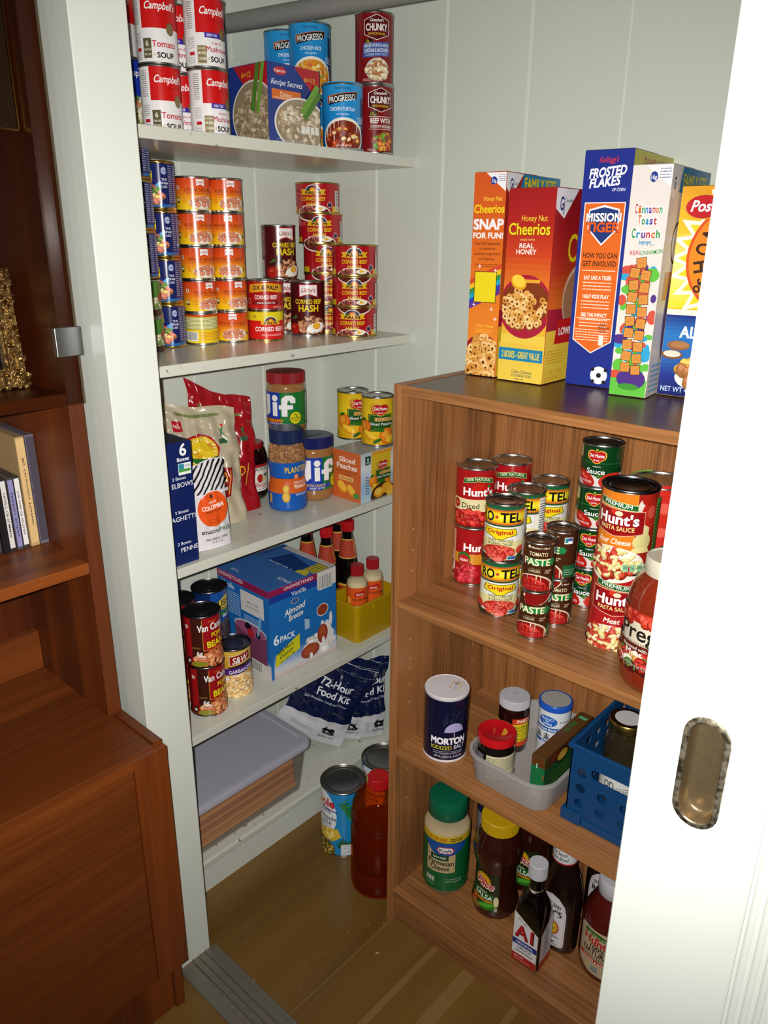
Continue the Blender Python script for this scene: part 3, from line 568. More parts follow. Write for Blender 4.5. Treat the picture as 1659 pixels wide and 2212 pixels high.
def jar(name, x, y, z, turn, prof, mat, label, cat, lid=None, lidmat=None, lidprof=None, art=None, artp=None, sy=1, group=None, lidname='lid', inner=None, labname='printed_label', labmat=None, seg=56, parent=None):
    o = empty(name, (x, y, z), aim(x, y, turn)); tag(o, label, cat, group)
    link('jar_body' if 'jar' in name else 'container_body' if 'bottle' not in name else 'bottle_body', MB().lathe(prof, seg, sy=sy).mesh('body', mat, True, 50), o)
    if lidprof: link(lidname, MB().lathe(lidprof, seg).mesh('lid', lidmat, True, 45), o)
    if art: link(labname, lay(MB(), art, lat([(r+.0004, q) for r, q in (artp or prof)], sy), vcut=None if artp else 5, base=.05).mesh('label', labmat or SATIN, True, 30), o)
    return o
def ribs(R, z0, z1, mat, n=60, name='lid', top=True, depth=.0006):
    m = MB(); P = []
    for zz, k in ((z0, 0), (z1-.001, 0)):
        P.append([((R+(depth if i % 2 else 0))*math.cos(2*PI*i/(2*n)), (R+(depth if i % 2 else 0))*math.sin(2*PI*i/(2*n)), zz) for i in range(2*n)])
    P.append([((R-.001)*math.cos(2*PI*i/(2*n)), (R-.001)*math.sin(2*PI*i/(2*n)), z1) for i in range(2*n)])
    m.rings(P); return m.mesh(name, mat)
def part(name, mb, mat, parent, sm=False, b=0):
    o = link(name, mb.mesh(name, mat, sm), parent)
    if b: bev(o, b)
    return o
# ------------------------------------------------------------------ surfaces
PAINT = pri('pale_grey_green_paint', 'ccd2c6', .34, bump=(60, .12, .002), spec=.5)
TRIMP = pri('glossy_trim_paint', 'd3d8ce', .3, bump=(40, .06, .002))
SHELFP = pri('worn_shelf_paint', None, .28, bump=(30, .06, .002))
nt = SHELFP.node_tree; tc = nt.nodes.new('ShaderNodeTexCoord'); nz = nt.nodes.new('ShaderNodeTexNoise'); nz.inputs['Scale'].default_value = 55; nz.inputs['Detail'].default_value = 5
cr = nt.nodes.new('ShaderNodeValToRGB'); cr.color_ramp.elements[0].position = .27; cr.color_ramp.elements[0].color = hx('6e6a5c'); cr.color_ramp.elements[1].position = .33; cr.color_ramp.elements[1].color = hx('cccdc0')
nt.links.new(tc.outputs['Object'], nz.inputs[0]); nt.links.new(nz.outputs[0], cr.inputs[0]); nt.links.new(cr.outputs[0], nt.nodes['Principled BSDF'].inputs[0])
DOORP = pri('white_door_paint', 'd9ded6', .4, bump=(50, .06, .002))
OAKZ = wood('oak_laminate_upright', '9b663b', '4a2b12', 2, 10, .36, fine=.95)
OAKX = wood('oak_laminate_along', '9f6b3f', '513013', 0, 10, .36, fine=.9)
OAKTOP = wood('dark_oak_top', '634030', '4a2c1e', 0, 7, .30)
TEAKZ = wood('teak_veneer_upright', '7e3c13', '4c210a', 2, 7, .4, fine=.35)
TEAKY = wood('teak_veneer_along', '8c4717', '58290c', 1, 6, .4, fine=.35)
TEAKD = wood('teak_veneer_inside', '63290f', '411a08', 2, 7, .35, fine=.3)
D_ = .6866; XW = 1.75; ZC = 2.35
def st(name, mb, mat, parent=None, sm=False):
    o = link(name, mb.mesh(name, mat, sm), parent)
    if not parent: o['kind'] = 'structure'
    return o
# grooved board walls of the closet
def groovewall(name, grooves, a0, a1, place):
    pts = [(a0, 0)]
    for g in grooves: pts += [(g-.0045, 0), (g-.0022, -.0035), (g+.0012, -.0042), (g+.0035, 0)]
    pts.append((a1, 0)); vs = []; fs = []
    for z in (0, ZC):
        for a, d in pts: vs.append(place(a, d, z))
    n = len(pts); fs = [(i, i+1, n+i+1, n+i) for i in range(n-1)]
    # thickness behind
    k = len(vs)
    for z in (0, ZC):
        for a in (a0, a1): vs.append(place(a, -.03, z))
    fs += [(k, k+1, k+3, k+2)]
    o = st(name, MB().add(vs, fs), PAINT); return o
groovewall('wall_back', [.186, .366, .555, .742, .93, 1.12, 1.31, 1.5, 1.68], 0, XW, lambda a, d, z: (a, D_-d, z))
groovewall('wall_left', [.125, .31, .50], -.02, D_, lambda a, d, z: (d, a, z))
groovewall('wall_right', [.2, .4], 0, D_, lambda a, d, z: (XW-d, a, z))
st('ceiling', MB().box(-.1, -.1, ZC, XW+.1, D_+.1, ZC+.05), PAINT)
# front wall beside the opening, jamb and casing boards
st('wall_front', MB().box(-.6, -.055, 0, .335, -.0055, 2.6), PAINT)
jm = st('trim_1', MB().box(.335, -.089, 0, .3728, -.0055, 2.35), TRIMP); bev(jm, .0015)
cz = st('trim_2', MB().box(.300, -.082, 0, .3345, -.0555, 2.35), TRIMP); bev(cz, .001)
st('trim_3', MB().box(.2, -.074, 0, .2995, -.0555, 2.35), TRIMP)
# floor: olive brown sheet with paler and darker streaks running towards the back wall
FL = pri('brown_plank_floor', None, .3, bump=(30, .05, .003)); nt = FL.node_tree; N = nt.nodes; L = nt.links
tc = N.new('ShaderNodeTexCoord'); mp = N.new('ShaderNodeMapping'); mp.inputs['Scale'].default_value = (4.2, .45, 1); nz = N.new('ShaderNodeTexNoise'); nz.inputs['Scale'].default_value = 1.6; nz.inputs['Detail'].default_value = 6; nz.inputs['Distortion'].default_value = .8
cr = N.new('ShaderNodeValToRGB'); e = cr.color_ramp.elements; e[0].position = .3; e[0].color = hx('4c3414'); e[1].position = .8; e[1].color = hx('7a5c2a'); e2 = e.new(.5); e2.color = hx('6c4e22')
L.new(tc.outputs['Object'], mp.inputs[0]); L.new(mp.outputs[0], nz.inputs[0]); L.new(nz.outputs[0], cr.inputs[0])
sx = N.new('ShaderNodeSeparateXYZ'); L.new(tc.outputs['Object'], sx.inputs[0]); prev = cr.outputs[0]
for c, hw in ((.712, .007), (.797, .014), (.905, .007), (.60, .0015), (.99, .014)):
    s1 = N.new('ShaderNodeMath'); s1.operation = 'COMPARE'; s1.inputs[1].default_value = c; s1.inputs[2].default_value = hw; L.new(sx.outputs[0], s1.inputs[0])
    ml = N.new('ShaderNodeMath'); ml.operation = 'MULTIPLY'; ml.inputs[1].default_value = .30; L.new(s1.outputs[0], ml.inputs[0])
    mx = N.new('ShaderNodeMix'); mx.data_type = 'RGBA'; mx.inputs[7].default_value = hx('a08355'); L.new(ml.outputs[0], mx.inputs[0]); L.new(prev, mx.inputs[6]); prev = mx.outputs[2]
L.new(prev, N['Principled BSDF'].inputs[0])
st('floor', MB().box(-1.2, -2.2, -.05, 2.6, D_+.05, 0), FL)
# sliding-door floor track: worn aluminium double channel
TR = pri('dusty_aluminium', '8d877a', .45, .65, bump=(90, .5, .002))
tk = MB()
pr = [(-.080, .001), (-.079, .003), (-.071, .003), (-.0705, .0015), (-.050, .0015), (-.049, .007), (-.0475, .007), (-.0465, .0015), (-.036, .0015), (-.035, .006), (-.033, .006), (-.032, .0012), (-.021, .0012), (-.020, .007), (-.0185, .007), (-.0175, .0015), (-.004, .0015), (-.003, .0035), (.006, .0035), (.008, .001)]
pp = pr+[(.008, .0001), (-.080, .0001)]
vs = [(x, y, z) for x in (.3745, 1.74) for y, z in pp]; n = len(pp); tk.add(vs, [(i, (i+1) % n, n+(i+1) % n, n+i) for i in range(n)]+[tuple(range(n-1, -1, -1)), tuple(n+i for i in range(n))])
st('trim_4', tk, TR)
# crumbs on the floor and track
cb = MB(); rd = random.Random(5)
for k in range(46):
    x, y = rd.uniform(.38, .95), rd.uniform(-.07, .28)
    cb.sph((x, y, .0045 if y < .008 else .0006), (rd.uniform(.0004, .0013), rd.uniform(.0004, .001), .0004), rd.choice(['b8a888', 'd8d0bc', '8a7650']), 6, 4)
cb.sph((.632, .214, .0008), (.0045, .0012, .0006), 'c8baa0', 8, 4, Matrix.Rotation(1.0, 3, 'Z'))
o = link('crumbs', cb.mesh('crumbs', vmat('crumb', .8))); tag(o, 'pale crumbs and dust specks scattered on the floor and metal track', 'crumbs', kind='stuff')
# right-hand sliding door with recessed pull and bead moulding
dr = MB().box(1.184, -.040, .008, 1.303, -.010, 2.25)
dr2 = MB().box(1.3032, -.0385, .008, 1.3398, -.010, 2.25).box(1.34, -.040, .008, 1.74, -.010, 2.25)
for k in range(3):
    dr2.lathe([(.0042, .0085), (.0042, 2.2495)], 16, cx=1.3095+.0105*k, cy=-.0362)
door = st('door_1', dr, DOORP); bev(door, .0012, 1)
part('door_panel', dr2, DOORP, door)
# pull cut: stadium dish mounted on the door face
AGED = pri('tarnished_nickel', None, .42, .85); nt = AGED.node_tree; tc = nt.nodes.new('ShaderNodeTexCoord'); nz = nt.nodes.new('ShaderNodeTexNoise'); nz.inputs['Scale'].default_value = 160; nz.inputs['Detail'].default_value = 6
cr = nt.nodes.new('ShaderNodeValToRGB'); e = cr.color_ramp.elements; e[0].position = .38; e[0].color = hx('4e4636'); e[1].position = .6; e[1].color = hx('b4aa94')
nt.links.new(tc.outputs['Object'], nz.inputs[0]); nt.links.new(nz.outputs[0], cr.inputs[0]); nt.links.new(cr.outputs[0], nt.nodes['Principled BSDF'].inputs[0])
bu = nt.nodes.new('ShaderNodeBump'); bu.inputs['Strength'].default_value = .5; bu.inputs['Distance'].default_value = .001; nt.links.new(nz.outputs[0], bu.inputs['Height']); nt.links.new(bu.outputs[0], nt.nodes['Principled BSDF'].inputs['Normal'])
def stad(w, h, y, n=12, cx=1.2462, cz=.9205):
    r = w/2; out = []
    for k in range(n+1): a = PI*k/n; out.append((cx+r*math.cos(a), y, cz+h/2-r+r*math.sin(a)))
    for k in range(n+1): a = PI+PI*k/n; out.append((cx+r*math.cos(a), y, cz-h/2+r+r*math.sin(a)))
    return out
pm = MB().rings([stad(.0412, .1145, -.0402), stad(.0408, .1141, -.0418), stad(.0385, .1115, -.0424), stad(.0325, .105, -.0424), stad(.0305, .103, -.0412)], cap0=False, cap1=False)
pl = link('flush_pull', pm.mesh('flush_pull', AGED, True), door); tag(pl, 'tarnished oblong recessed metal pull')
link('dish', MB().rings([stad(.0304, .1029, -.0411), stad(.0290, .1014, -.034), stad(.0268, .099, -.0275), stad(.022, .094, -.0262), stad(.012, .083, -.0258)], cap0=False).mesh('dish', pri('brown_tarnish', '7d6c50', .38, .75, bump=(70, .5, .002)), True, 60), pl)
st('trim_6', MB().box(0, .4560, 1.697, .0035, .5010, 1.900), PAINT)
# boolean-free recess: the pull sits in a real hole cut through the door front
cut = MB().rings([stad(.039, .112, -.06), stad(.039, .112, -.02)]).mesh('cut', DOORP)
for me_ in (cut, door.data):
    b_ = bmesh.new(); b_.from_mesh(me_); bmesh.ops.recalc_face_normals(b_, faces=b_.faces); b_.to_mesh(me_); b_.free()
co = bpy.data.objects.new('cut', cut); COL.objects.link(co)
bm_ = door.modifiers.new('hole', 'BOOLEAN'); bm_.object = co; bm_.solver = 'EXACT'; bm_.operation = 'DIFFERENCE'; bpy.context.view_layer.update()
dg = bpy.context.evaluated_depsgraph_get(); me = bpy.data.meshes.new_from_object(door.evaluated_get(dg)); door.modifiers.clear(); door.data = me; bpy.data.objects.remove(co)
# ------------------------------------------------------------------ painted closet shelves on the left
Z1, Z2, Z3, Z4, Z5 = 1.5198, 1.1613, .7980, .4370, .0842
for z, lb in ((Z1, 'top white-painted closet shelf holding soup cans'), (Z2, 'white-painted closet shelf holding tinned sausages and corned beef'), (Z3, 'white-painted closet shelf holding peanut butter and coffee'), (Z4, 'white-painted closet shelf holding baked beans and the yellow bin')):
    o = link('closet_shelf', MB().box(.0008, -.004, z-.0190, .2920, D_-.0006, z).mesh('closet_shelf', SHELFP)); bev(o, .0012); tag(o, lb, 'shelf', 'built-in closet shelves')
o = link('closet_shelf', MB().box(.0008, -.004, Z5-.019, .2554, D_-.0006, Z5).mesh('closet_shelf', SHELFP)); bev(o, .005, 3); tag(o, 'lowest closet shelf with chipped rounded front edge near the floor', 'shelf', 'built-in closet shelves')
st('trim_5', MB().box(.232, -.004, 0, .2500, D_-.0006, Z5-.0192), TRIMP)
# hanging rod
o = link('hanging_rod', None); P0 = Vector((.001, .3835, 1.7405)); P1 = Vector((XW-.002, .67, 1.7405))
P1 = Vector((1.20, .585, 1.7405))
d = (P1-P0); q = d.to_track_quat('Z', 'Y').to_matrix().to_4x4(); q.translation = P0
o.matrix_world = q; tag(o, 'round grey metal closet rod running above the top shelf', 'rod')
part('rod_tube', MB().lathe([(.0158, .004), (.0158, d.length)], 32), pri('galvanised_pipe', '8c8c88', .55, .3, bump=(80, .4, .002)), o, True)
# ------------------------------------------------------------------ oak bookcase
bk = empty('bookcase', (0, 0, 0)); tag(bk, 'light oak bookcase with dark top standing against the closet back wall', 'bookcase')
BX0, BX1, BY0, BY1, BT, TB = .5881, 1.46, .2918, .5858, 1.1403, .0168
for x in (BX0, BX1-TB):
    sp = MB().box(x, BY0, 0, x+TB, BY1-.004, BT)
    o = part('side_panel', sp, OAKZ, bk, b=.0008)
PINM = pri('shelf_pin_hole_lining', 'b08d60', .6)
ph = MB()
for yy in (BY0+.038, BY1-.05):
    for zz in (.30, .37, .525, .565, .60, .80, .84, .88, .62, .66):
        ph.lathe([(.0022, -.0002), (.0022, .0004)], 10); n = len(ph.v)-20
        ph.v[n:] = [(BX0+TB+z_, yy+x_, zz+y_) for x_, y_, z_ in ph.v[n:]]
o = part('pin_holes', ph, PINM, bk); tag(o, kind='stuff')
part('top_panel', MB().box(BX0+TB, BY0+.0008, BT-.0168, BX1-TB, BY1-.004, BT-.0012), OAKTOP, bk)
part('edge_strip', MB().box(BX0+TB, BY0-.0006, BT-.0172, BX1-TB, BY0+.0008, BT), OAKX, bk)
for z in (.7526, .4395, .0893): part('shelf', MB().box(BX0+TB, BY0, z-.0172, BX1-TB, BY1-.010, z), OAKX, bk, b=.0008)
part('back_panel', MB().box(BX0+.004, BY1-.010, .02, BX1-.004, BY1-.004, BT-.018), OAKZ, bk)
part('kickboard', MB().box(BX0+TB, BY0+.012, 0, BX1-TB, BY0+.028, .0721), OAKX, bk)
# ------------------------------------------------------------------ teak wall unit on the left, with its glass door
hu = empty('wall_unit', (0, 0, 0)); tag(hu, 'reddish teak wall unit with smoked glass door and deeper lower cabinet', 'cabinet')
HX, HY = .30, -.095; HB = .044
part('side_panel', MB().box(HB-.02, HY-.024, .5755, HX, HY, 2.2), TEAKZ, hu, b=.0006)
part('back_panel', MB().box(HB-.02, -1.1, .5755, HB, HY-.0245, 2.2), TEAKD, hu)
part('shelf', MB().box(HB+.0005, -1.1, 1.1225, HX-.002, HY-.0245, 1.1405), TEAKY, hu)
part('shelf', MB().box(HB+.0005, -1.1, .8475, HX, HY-.0245, .8665), TEAKY, hu, b=.0006)
part('rail', MB().box(HB+.0005, -1.1, .5760, HB+.016, HY-.0245, .655), TEAKY, hu, b=.0006)
LX = .44
part('lower_cabinet_top', MB().box(.02, -1.1, .556, LX-.013, HY-.016, .5750).box(.02, HY-.0158, .556, LX-.013, HY, .5800), TEAKY, hu, b=.0006)
part('lower_cabinet_side', MB().box(.02, HY-.060, .10, LX, HY, .5555).box(LX-.0128, HY-.060, .5556, LX, HY+.0005, .573), TEAKZ, hu, b=.0006)
part('edge_moulding', MB().box(LX-.0125, -1.1, .5565, LX-.0005, HY-.0605, .573), TEAKY, hu)
part('drop_front', MB().box(LX-.03, -1.1, .10, LX-.005, HY-.0605, .5560), TEAKY, hu, b=.0006)
part('plinth', MB().box(.03, -1.1, 0, LX-.012, HY-.03, .0995).box(.03, HY-.029, 0, LX-.006, HY-.012, .0995), TEAKZ, hu)
GL = thin('smoked_glass', '0c0a09', (.86, .80, .74, .16), .03, 1.0)
gd = part('glass_door', MB().box(HX+.0015, -1.1, 1.124, HX+.0062, HY+.001, 2.2), GL, hu, b=.0004)
CHR = pri('brushed_chrome', '9c9c9c', .34, 1)
part('hinge', MB().box(HX+.0065, HY-.038, 1.197, HX+.0165, HY+.002, 1.2385), CHR, gd, b=.001)
part('hinge_backplate', MB().box(HX-.006, HY-.032, 1.2, HX+.0012, HY-.004, 1.236), CHR, gd)
# ornate gilt picture frame behind the glass
GILT = pri('antique_gilt', None, .3, .85, bump=(260, .9, .0016)); nt = GILT.node_tree; nz = nt.nodes.new('ShaderNodeTexNoise'); nz.inputs['Scale'].default_value = 120; cr = nt.nodes.new('ShaderNodeValToRGB'); tc = nt.nodes.new('ShaderNodeTexCoord')
cr.color_ramp.elements[0].position = .38; cr.color_ramp.elements[0].color = hx('8e7440'); cr.color_ramp.elements[1].position = .6; cr.color_ramp.elements[1].color = hx('ecd9a0')
nt.links.new(tc.outputs['Object'], nz.inputs[0]); nt.links.new(nz.outputs[0], cr.inputs[0]); nt.links.new(cr.outputs[0], nt.nodes['Principled BSDF'].inputs[0])
fr = empty('framed_photograph', (.215, -.134, 1.1412)); fr.rotation_euler = (0, math.radians(-7), math.radians(-3)); tag(fr, 'ornate gilt picture frame leaning behind the smoked glass door', 'picture')
W_, H_ = .16, .178; m = MB()
def bars(x0, x1, q0, q1):   # frame bars lie in the local y-z plane, facing +x
    for a in ((-W_+q0, q0, -W_+q1, H_-q0), (-q1, q0, -q0, H_-q0), (-W_+q1, q0, -q1, q1), (-W_+q1, H_-q1, -q1, H_-q0)):
        m.box(x0, a[0], a[1], x1, a[2], a[3], 'fff')
bars(-.012, .002, .003, .030); bars(-.010, .006, .007, .014); bars(-.012, .004, .024, .031)
rd = random.Random(9)
for k in range(230):
    s = rd.choice('tblr'); q = rd.uniform(.002, .022)
    y, z = {'t': (rd.uniform(-W_, 0), H_-q), 'b': (rd.uniform(-W_, 0), q), 'l': (-W_+q, rd.uniform(0, H_)), 'r': (-q, rd.uniform(0, H_))}[s]
    m.sph((.004, y, z), (.004, rd.uniform(.002, .006), rd.uniform(.002, .006)), 'fff', 8, 5, Matrix.Rotation(rd.uniform(0, 3), 3, 'X'))
for k in range(46):
    z = .028+k*(H_-.056)/45; m.sph((.005, -.0275, z), .0017, 'fff', 6, 4); m.sph((.005, -W_+.0275, z), .0017, 'fff', 6, 4)
for k in range(38):
    y = -.028-k*(W_-.056)/37; m.sph((.005, y, .0275), .0017, 'fff', 6, 4); m.sph((.005, y, H_-.0275), .0017, 'fff', 6, 4)
for y in (-W_+.012, -.012):
    for z in (.012, H_-.012): m.sph((.003, y, z), (.007, .012, .012), 'fff', 12, 7)
part('moulding', m, GILT, fr)
part('photograph', MB().box(-.008, -W_+.031, .031, -.004, -.031, H_-.031), pri('dark_photo', '2a2430', .2), fr)
pc = link('wall_picture', MB().box(.262, -.5, 1.498, .270, -.1245, 2.05).mesh('wall_picture', pri('brown_canvas', '3c2a18', .6, bump=(300, .8, .002)))); bev(pc, .001); tag(pc, 'dark brown woven panel with thin gold edge behind glass at top left', 'picture')
part('gold_edge', MB().box(.261, -.5, 1.495, .2712, -.1240, 1.4978).box(.261, -.1243, 1.4979, .2712, -.1222, 2.05), GOLD, pc)
# discs in cases on the open shelf
def case(name, y, th, h, d, x, tilt, col, spine, txt, label, cat='disc case', mat=None, group=None):
    mb = MB().box(0, -th, 0, -d, 0, h, col); a = Art(); a.r(3, .9, h*1000-6, th*1000-.9, spine)
    if txt: a.t(txt, h*500, th*350, min(th*420, 3.4), '2a2a30', w=h*620)
    lay(mb, a, lambda u, v, l: (l+.0002, -v, h-u), ucut=None, base=.1)
    o = link(name, mb.mesh(name, mat or CARD)); o.location = (x, y, .8668); o.rotation_euler = (math.radians(tilt), 0, 0); bev(o, .0007, 1); tag(o, label, cat, group); return o
CLR = thin('clear_case_plastic', '55505c', (.75, .73, .75, .45), .12)
yb = -.1205
case('disc_case', -.1200, .0145, .190, .135, .168, .3, '6a6470', '4a4450', '', 'tall empty clear-grey disc case, rightmost in the leaning row', mat=CARD)
case('disc_case', -.1362, .0145, .189, .135, .168, .3, 'b89a6c', 'd8b47c', 'By Gracious Flower', 'tall disc case with pink and yellow spine next to the clear one')
xs = [('e4e0dc', 'THE WAR OF PICTURE', 'short disc case with white spine leaning beside the tall yellow-pink case', '3a3638'), ('8c88b8', 'SPRING SONG', 'short disc case with lilac spine and small orange foot', '4a4648'), ('d8d4d0', 'HEART OF SUMMER', 'short disc case with white spine left of the lilac spine', '2e2a2c'), ('1c1a1c', '', 'short disc case with black spine, fourth short one from the right', '1c1a1c'), ('4a4044', '', 'short disc case with dark grey spine at the left picture edge', '302c2e'), ('b8a88c', '', 'short disc case with beige spine, leftmost of the row', '3a3634')]
y = -.1528
for k, (sp, tx, lb, col) in enumerate(xs):
    case('disc_case', y, .0098, .125, .14, .166+.002*(k % 2), .4, col, sp, tx, lb); y -= .0112
# ------------------------------------------------------------------ top closet shelf
G = 'red and white soup cans on the top shelf'
z = can('tomato', .1785, .165, Z1+.0003, 22, 'soup_can', 'can', 'tomato soup can, lower of the front left pair on the top shelf', G)
can('tomato', .1790, .165, z+.0003, 10, 'soup_can', 'can', 'tomato soup can, upper of the front left pair, cut by the picture top', G)
z = can('mushroom', .2165, .2334, Z1+.0003, 34, 'soup_can', 'can', 'mushroom soup can under another, touching the onion soup carton', G)
can('mushroom', .2150, .2325, z+.0003, 28, 'soup_can', 'can', 'mushroom soup can stacked uppermost beside the grey rod', G)
z = can('mushroom', .139, .232, Z1+.0003, 0, 'soup_can', 'can', 'mushroom soup can half hidden behind the two front stacks, lower', G)
can('mushroom', .139, .230, z+.0003, 0, 'soup_can', 'can', 'mushroom soup can half hidden behind the two front stacks, upper', G)
z = can('veg', .102, .138, Z1+.0003, 30, 'soup_can', 'can', 'blue-topped vegetable soup can peeking out beside the left jamb')
can('tomato', .102, .138, z+.0003, -5, 'soup_can', 'can', 'red and white soup can above the blue one beside the left jamb', G)
def lip(W, o=0):
    a = Art(); a.r(0, 0, W, 130, '1c3484'); a.hull([(W*.1, 0), (W, 0), (W, 100), (W*.62, 100)], '182c78')
    if o:
        a.poly([(W*.12, 130), (W, 130), (W, 70), (W*.5, 84)], 'b01c24').e(W*.62, 48, W*.56, 56, 'd4cfc6', 30).e(W*.62, 48, W*.53, 53, '8c7c64', 30).heap(W*.62, 44, W*.44, 44, 130, 10, ['a08c6c', '8c7a5c', 'b8a68c', '7c6a4c'], asp=1.9).t('6=12', W*.5, 108, 9, 'e0a030', w=W*.24, b=.04)
        a.poly([(W*.58, 56), (W*.68, 52), (W*.86, 130), (W*.76, 130)], '4c7a24').poly([(W*.72, 50), (W*.8, 50), (W*.98, 130), (W*.89, 130)], '6a9c34'); return a
    a.poly([(W*.48, 130), (W, 130), (W, 82), (W*.8, 96)], 'b01c24').poly([(W*.1, 117), (W*.17, 123), (W*.3, 123), (W*.36, 117), (W*.3, 111), (W*.17, 111)], 'c8242c').t('Lipton', W*.23, 115, 5, 'f4ecec', w=W*.19, b=.03)
    a.t('6=12', W*.8, 107, 8, 'e0a030', w=W*.22, b=.04).t('Recipe Secrets', W*.36, 95, 9, 'eef0f8', w=W*.6, sh=.3, b=.01).r(W*.07, 72, W*.62, 88, 'd86a20').t('Onion', W*.33, 77, 8, 'f0d8c0', w=W*.22).lines(W*.1, 73, W*.58, 77, 1, 'f0d8c0')
    a.e(W*.62, 36, W*.52, 44, 'e8e4dc', 30).e(W*.62, 36, W*.49, 41, '9c8c74', 30).heap(W*.6, 36, W*.4, 34, 120, 9, ['b8a88c', 'c8bca4', 'a08c6c', 'd4c8b4', '8a7454', 'b09a78'], asp=1.8, seed=int(W))
    a.poly([(W*.62, 50), (W*.7, 44), (W*1.02, 88), (W*.94, 96)], '4c7a24').poly([(W*.58, 58), (W*.66, 52), (W*.98, 100), (W*.9, 106)], '6a9c34')
    for k in range(4): a.r(W*.6+k*W*.09, 22, W*.67+k*W*.09, 34, 'e8e6e4')
    a.lines(W*.1, 4, W*.7, 10, 2, 'b8bcd8', th=.2); return a
carton('soup_mix_carton', .143, .333, Z1+.0003, .108, .1240, .1285, 0, ['1c3484', '1c3484', '1c3484', '1c3484', '24489c', '888'], {'f': lip(108, 1), 's': lip(124)}, 'blue and red onion soup mix carton on the top shelf', 'carton', mat=vmat('shrink_wrapped_card', .16, coat=.3))
G = 'light blue soup cans on the top shelf'
z = can('tortilla', .247, .521, Z1+.0003, 0, 'soup_can', 'can', 'light blue chicken tortilla soup can right of the onion soup carton', None)
z = can('rice', .140, .535, Z1+.0003, 0, 'soup_can', 'can', 'light blue soup can hidden behind the onion soup carton, lower right')
can('rice', .142, .536, z+.0003, 3, 'soup_can', 'can', 'light blue chicken rice soup can showing above the onion soup carton')
z = can('noodle', .056, .545, Z1+.0003, 10, 'soup_can', 'can', 'light blue soup can hidden behind the onion soup carton, lower left')
can('noodle', .056, .545, z+.0003, 14, 'soup_can', 'can', 'light blue chicken noodle soup can just under the grey rod')
z = can('beef', .254, .604, Z1+.0003, 20, 'soup_can', 'can', 'dark red beef and vegetable soup can at the right shelf end')
can('potato', .252, .604, z+.0003, 8, 'soup_can', 'can', 'dark red baked potato soup can on top of the beef soup can')
# ------------------------------------------------------------------ second shelf
G = 'navy meat tins with gold rims stacked on the second shelf'
z = Z2+.0003
for k in range(4): z = spam_tin(.0760, .1860, z+.0003, 27, 'navy meat tin with gold rims, %s in the inner stack of four' % ['lowest', 'second from bottom', 'third from bottom', 'topmost'][k], G)
z = Z2+.0003
gv = Art(); gv.r(-110, 2.5, 110, 62, 'cfc8b4').r(-110, 34, 110, 62, '4a7a30').r(-110, 2.5, 110, 14, '3a2c1c').e(30, 30, 12, 10, 'a02820').t('BEST', 38, 16, 9, '241c14', b=.05).heap(10, 22, 20, 8, 20, 6, ['d8ccb0', '5a7a34']).lines(-50, 20, 0, 50, 8, '6a6a50')
CANS['gveg'] = (.072, .064, lambda: gv, TIN)
for k in range(2): z = can('gveg', .137, .118, z+.0003, 24, 'vegetable_can', 'can', 'short green and beige can beside the jamb, %s of two' % ['lower', 'upper'][k], 'short green cans by the jamb')
for k in range(3): z = spam_tin(.1150, .1130, z+.0003, 27, 'navy meat tin standing over the green cans by the jamb, %s of three' % ['lowest', 'middle', 'topmost'][k], G)
G = 'small orange sausage cans on the second shelf'
nm = ['bottom', 'second from bottom', 'middle', 'second from top', 'top']
z = Z2+.0003
for k, t_ in enumerate((0, 22, 10, 4, 12)): z = can('viennab' if k == 0 else 'vienna', .0965+.0006*(k % 2), .2715, z+.0003, t_, 'sausage_can', 'can', ('yellow nutrition side of a sausage can, at the bottom of the left stack' if k == 0 else 'small orange sausage can, %s of the left stack of five' % nm[k]), G)
z = Z2+.0003
for k, t_ in enumerate((-12, 16, -12, -10, 6)): z = can('vienna', .1085, .3370+.0006*(k % 2), z+.0003, t_, 'sausage_can', 'can', 'small orange sausage can, %s of the right stack of five' % nm[k], G)
z = can('palmbeef', .130, .4075, Z2+.0003, 6, 'corned_beef_can', 'can', 'yellow-topped red corned beef can under the darker red one')
can('oxpalm', .130, .4085, z+.0003, 2, 'corned_beef_can', 'can', 'red corned beef can with curved yellow name band, on top of two')
G = 'tall maroon corned beef hash cans on the second shelf'
z = can('hash', .0445, .5290, Z2+.0003, 16, 'hash_can', 'can', 'maroon corned beef hash can, lower back, half hidden by the front one', G)
can('hash', .0405, .5255, z+.0003, 26, 'hash_can', 'can', 'maroon corned beef hash can, upper of the back pair', G)
can('hash', .1285, .5275, Z2+.0003, 3, 'hash_can', 'can', 'maroon corned beef hash can standing alone in front', G)
G = 'wide red corned beef hash cans with gold rims'
z = Z2+.0003
for k, (dx, t_) in enumerate(((.006, 12), (.006, 16), (.005, 8), (-.003, -3), (-.008, -12))): z = can('palm', .083+dx, .6180+dx*.6, z+.0003, t_, 'hash_can', 'can', 'wide red hash can, %s of the tall corner stack of five' % nm[k], G)
z = Z2+.0003
for k, t_ in enumerate((-6, 0, 0)): z = can('palm', .2075, .5930, z+.0003, t_, 'hash_can', 'can', 'wide red hash can, %s of the right stack of three' % ['bottom', 'middle', 'top'][k], G)
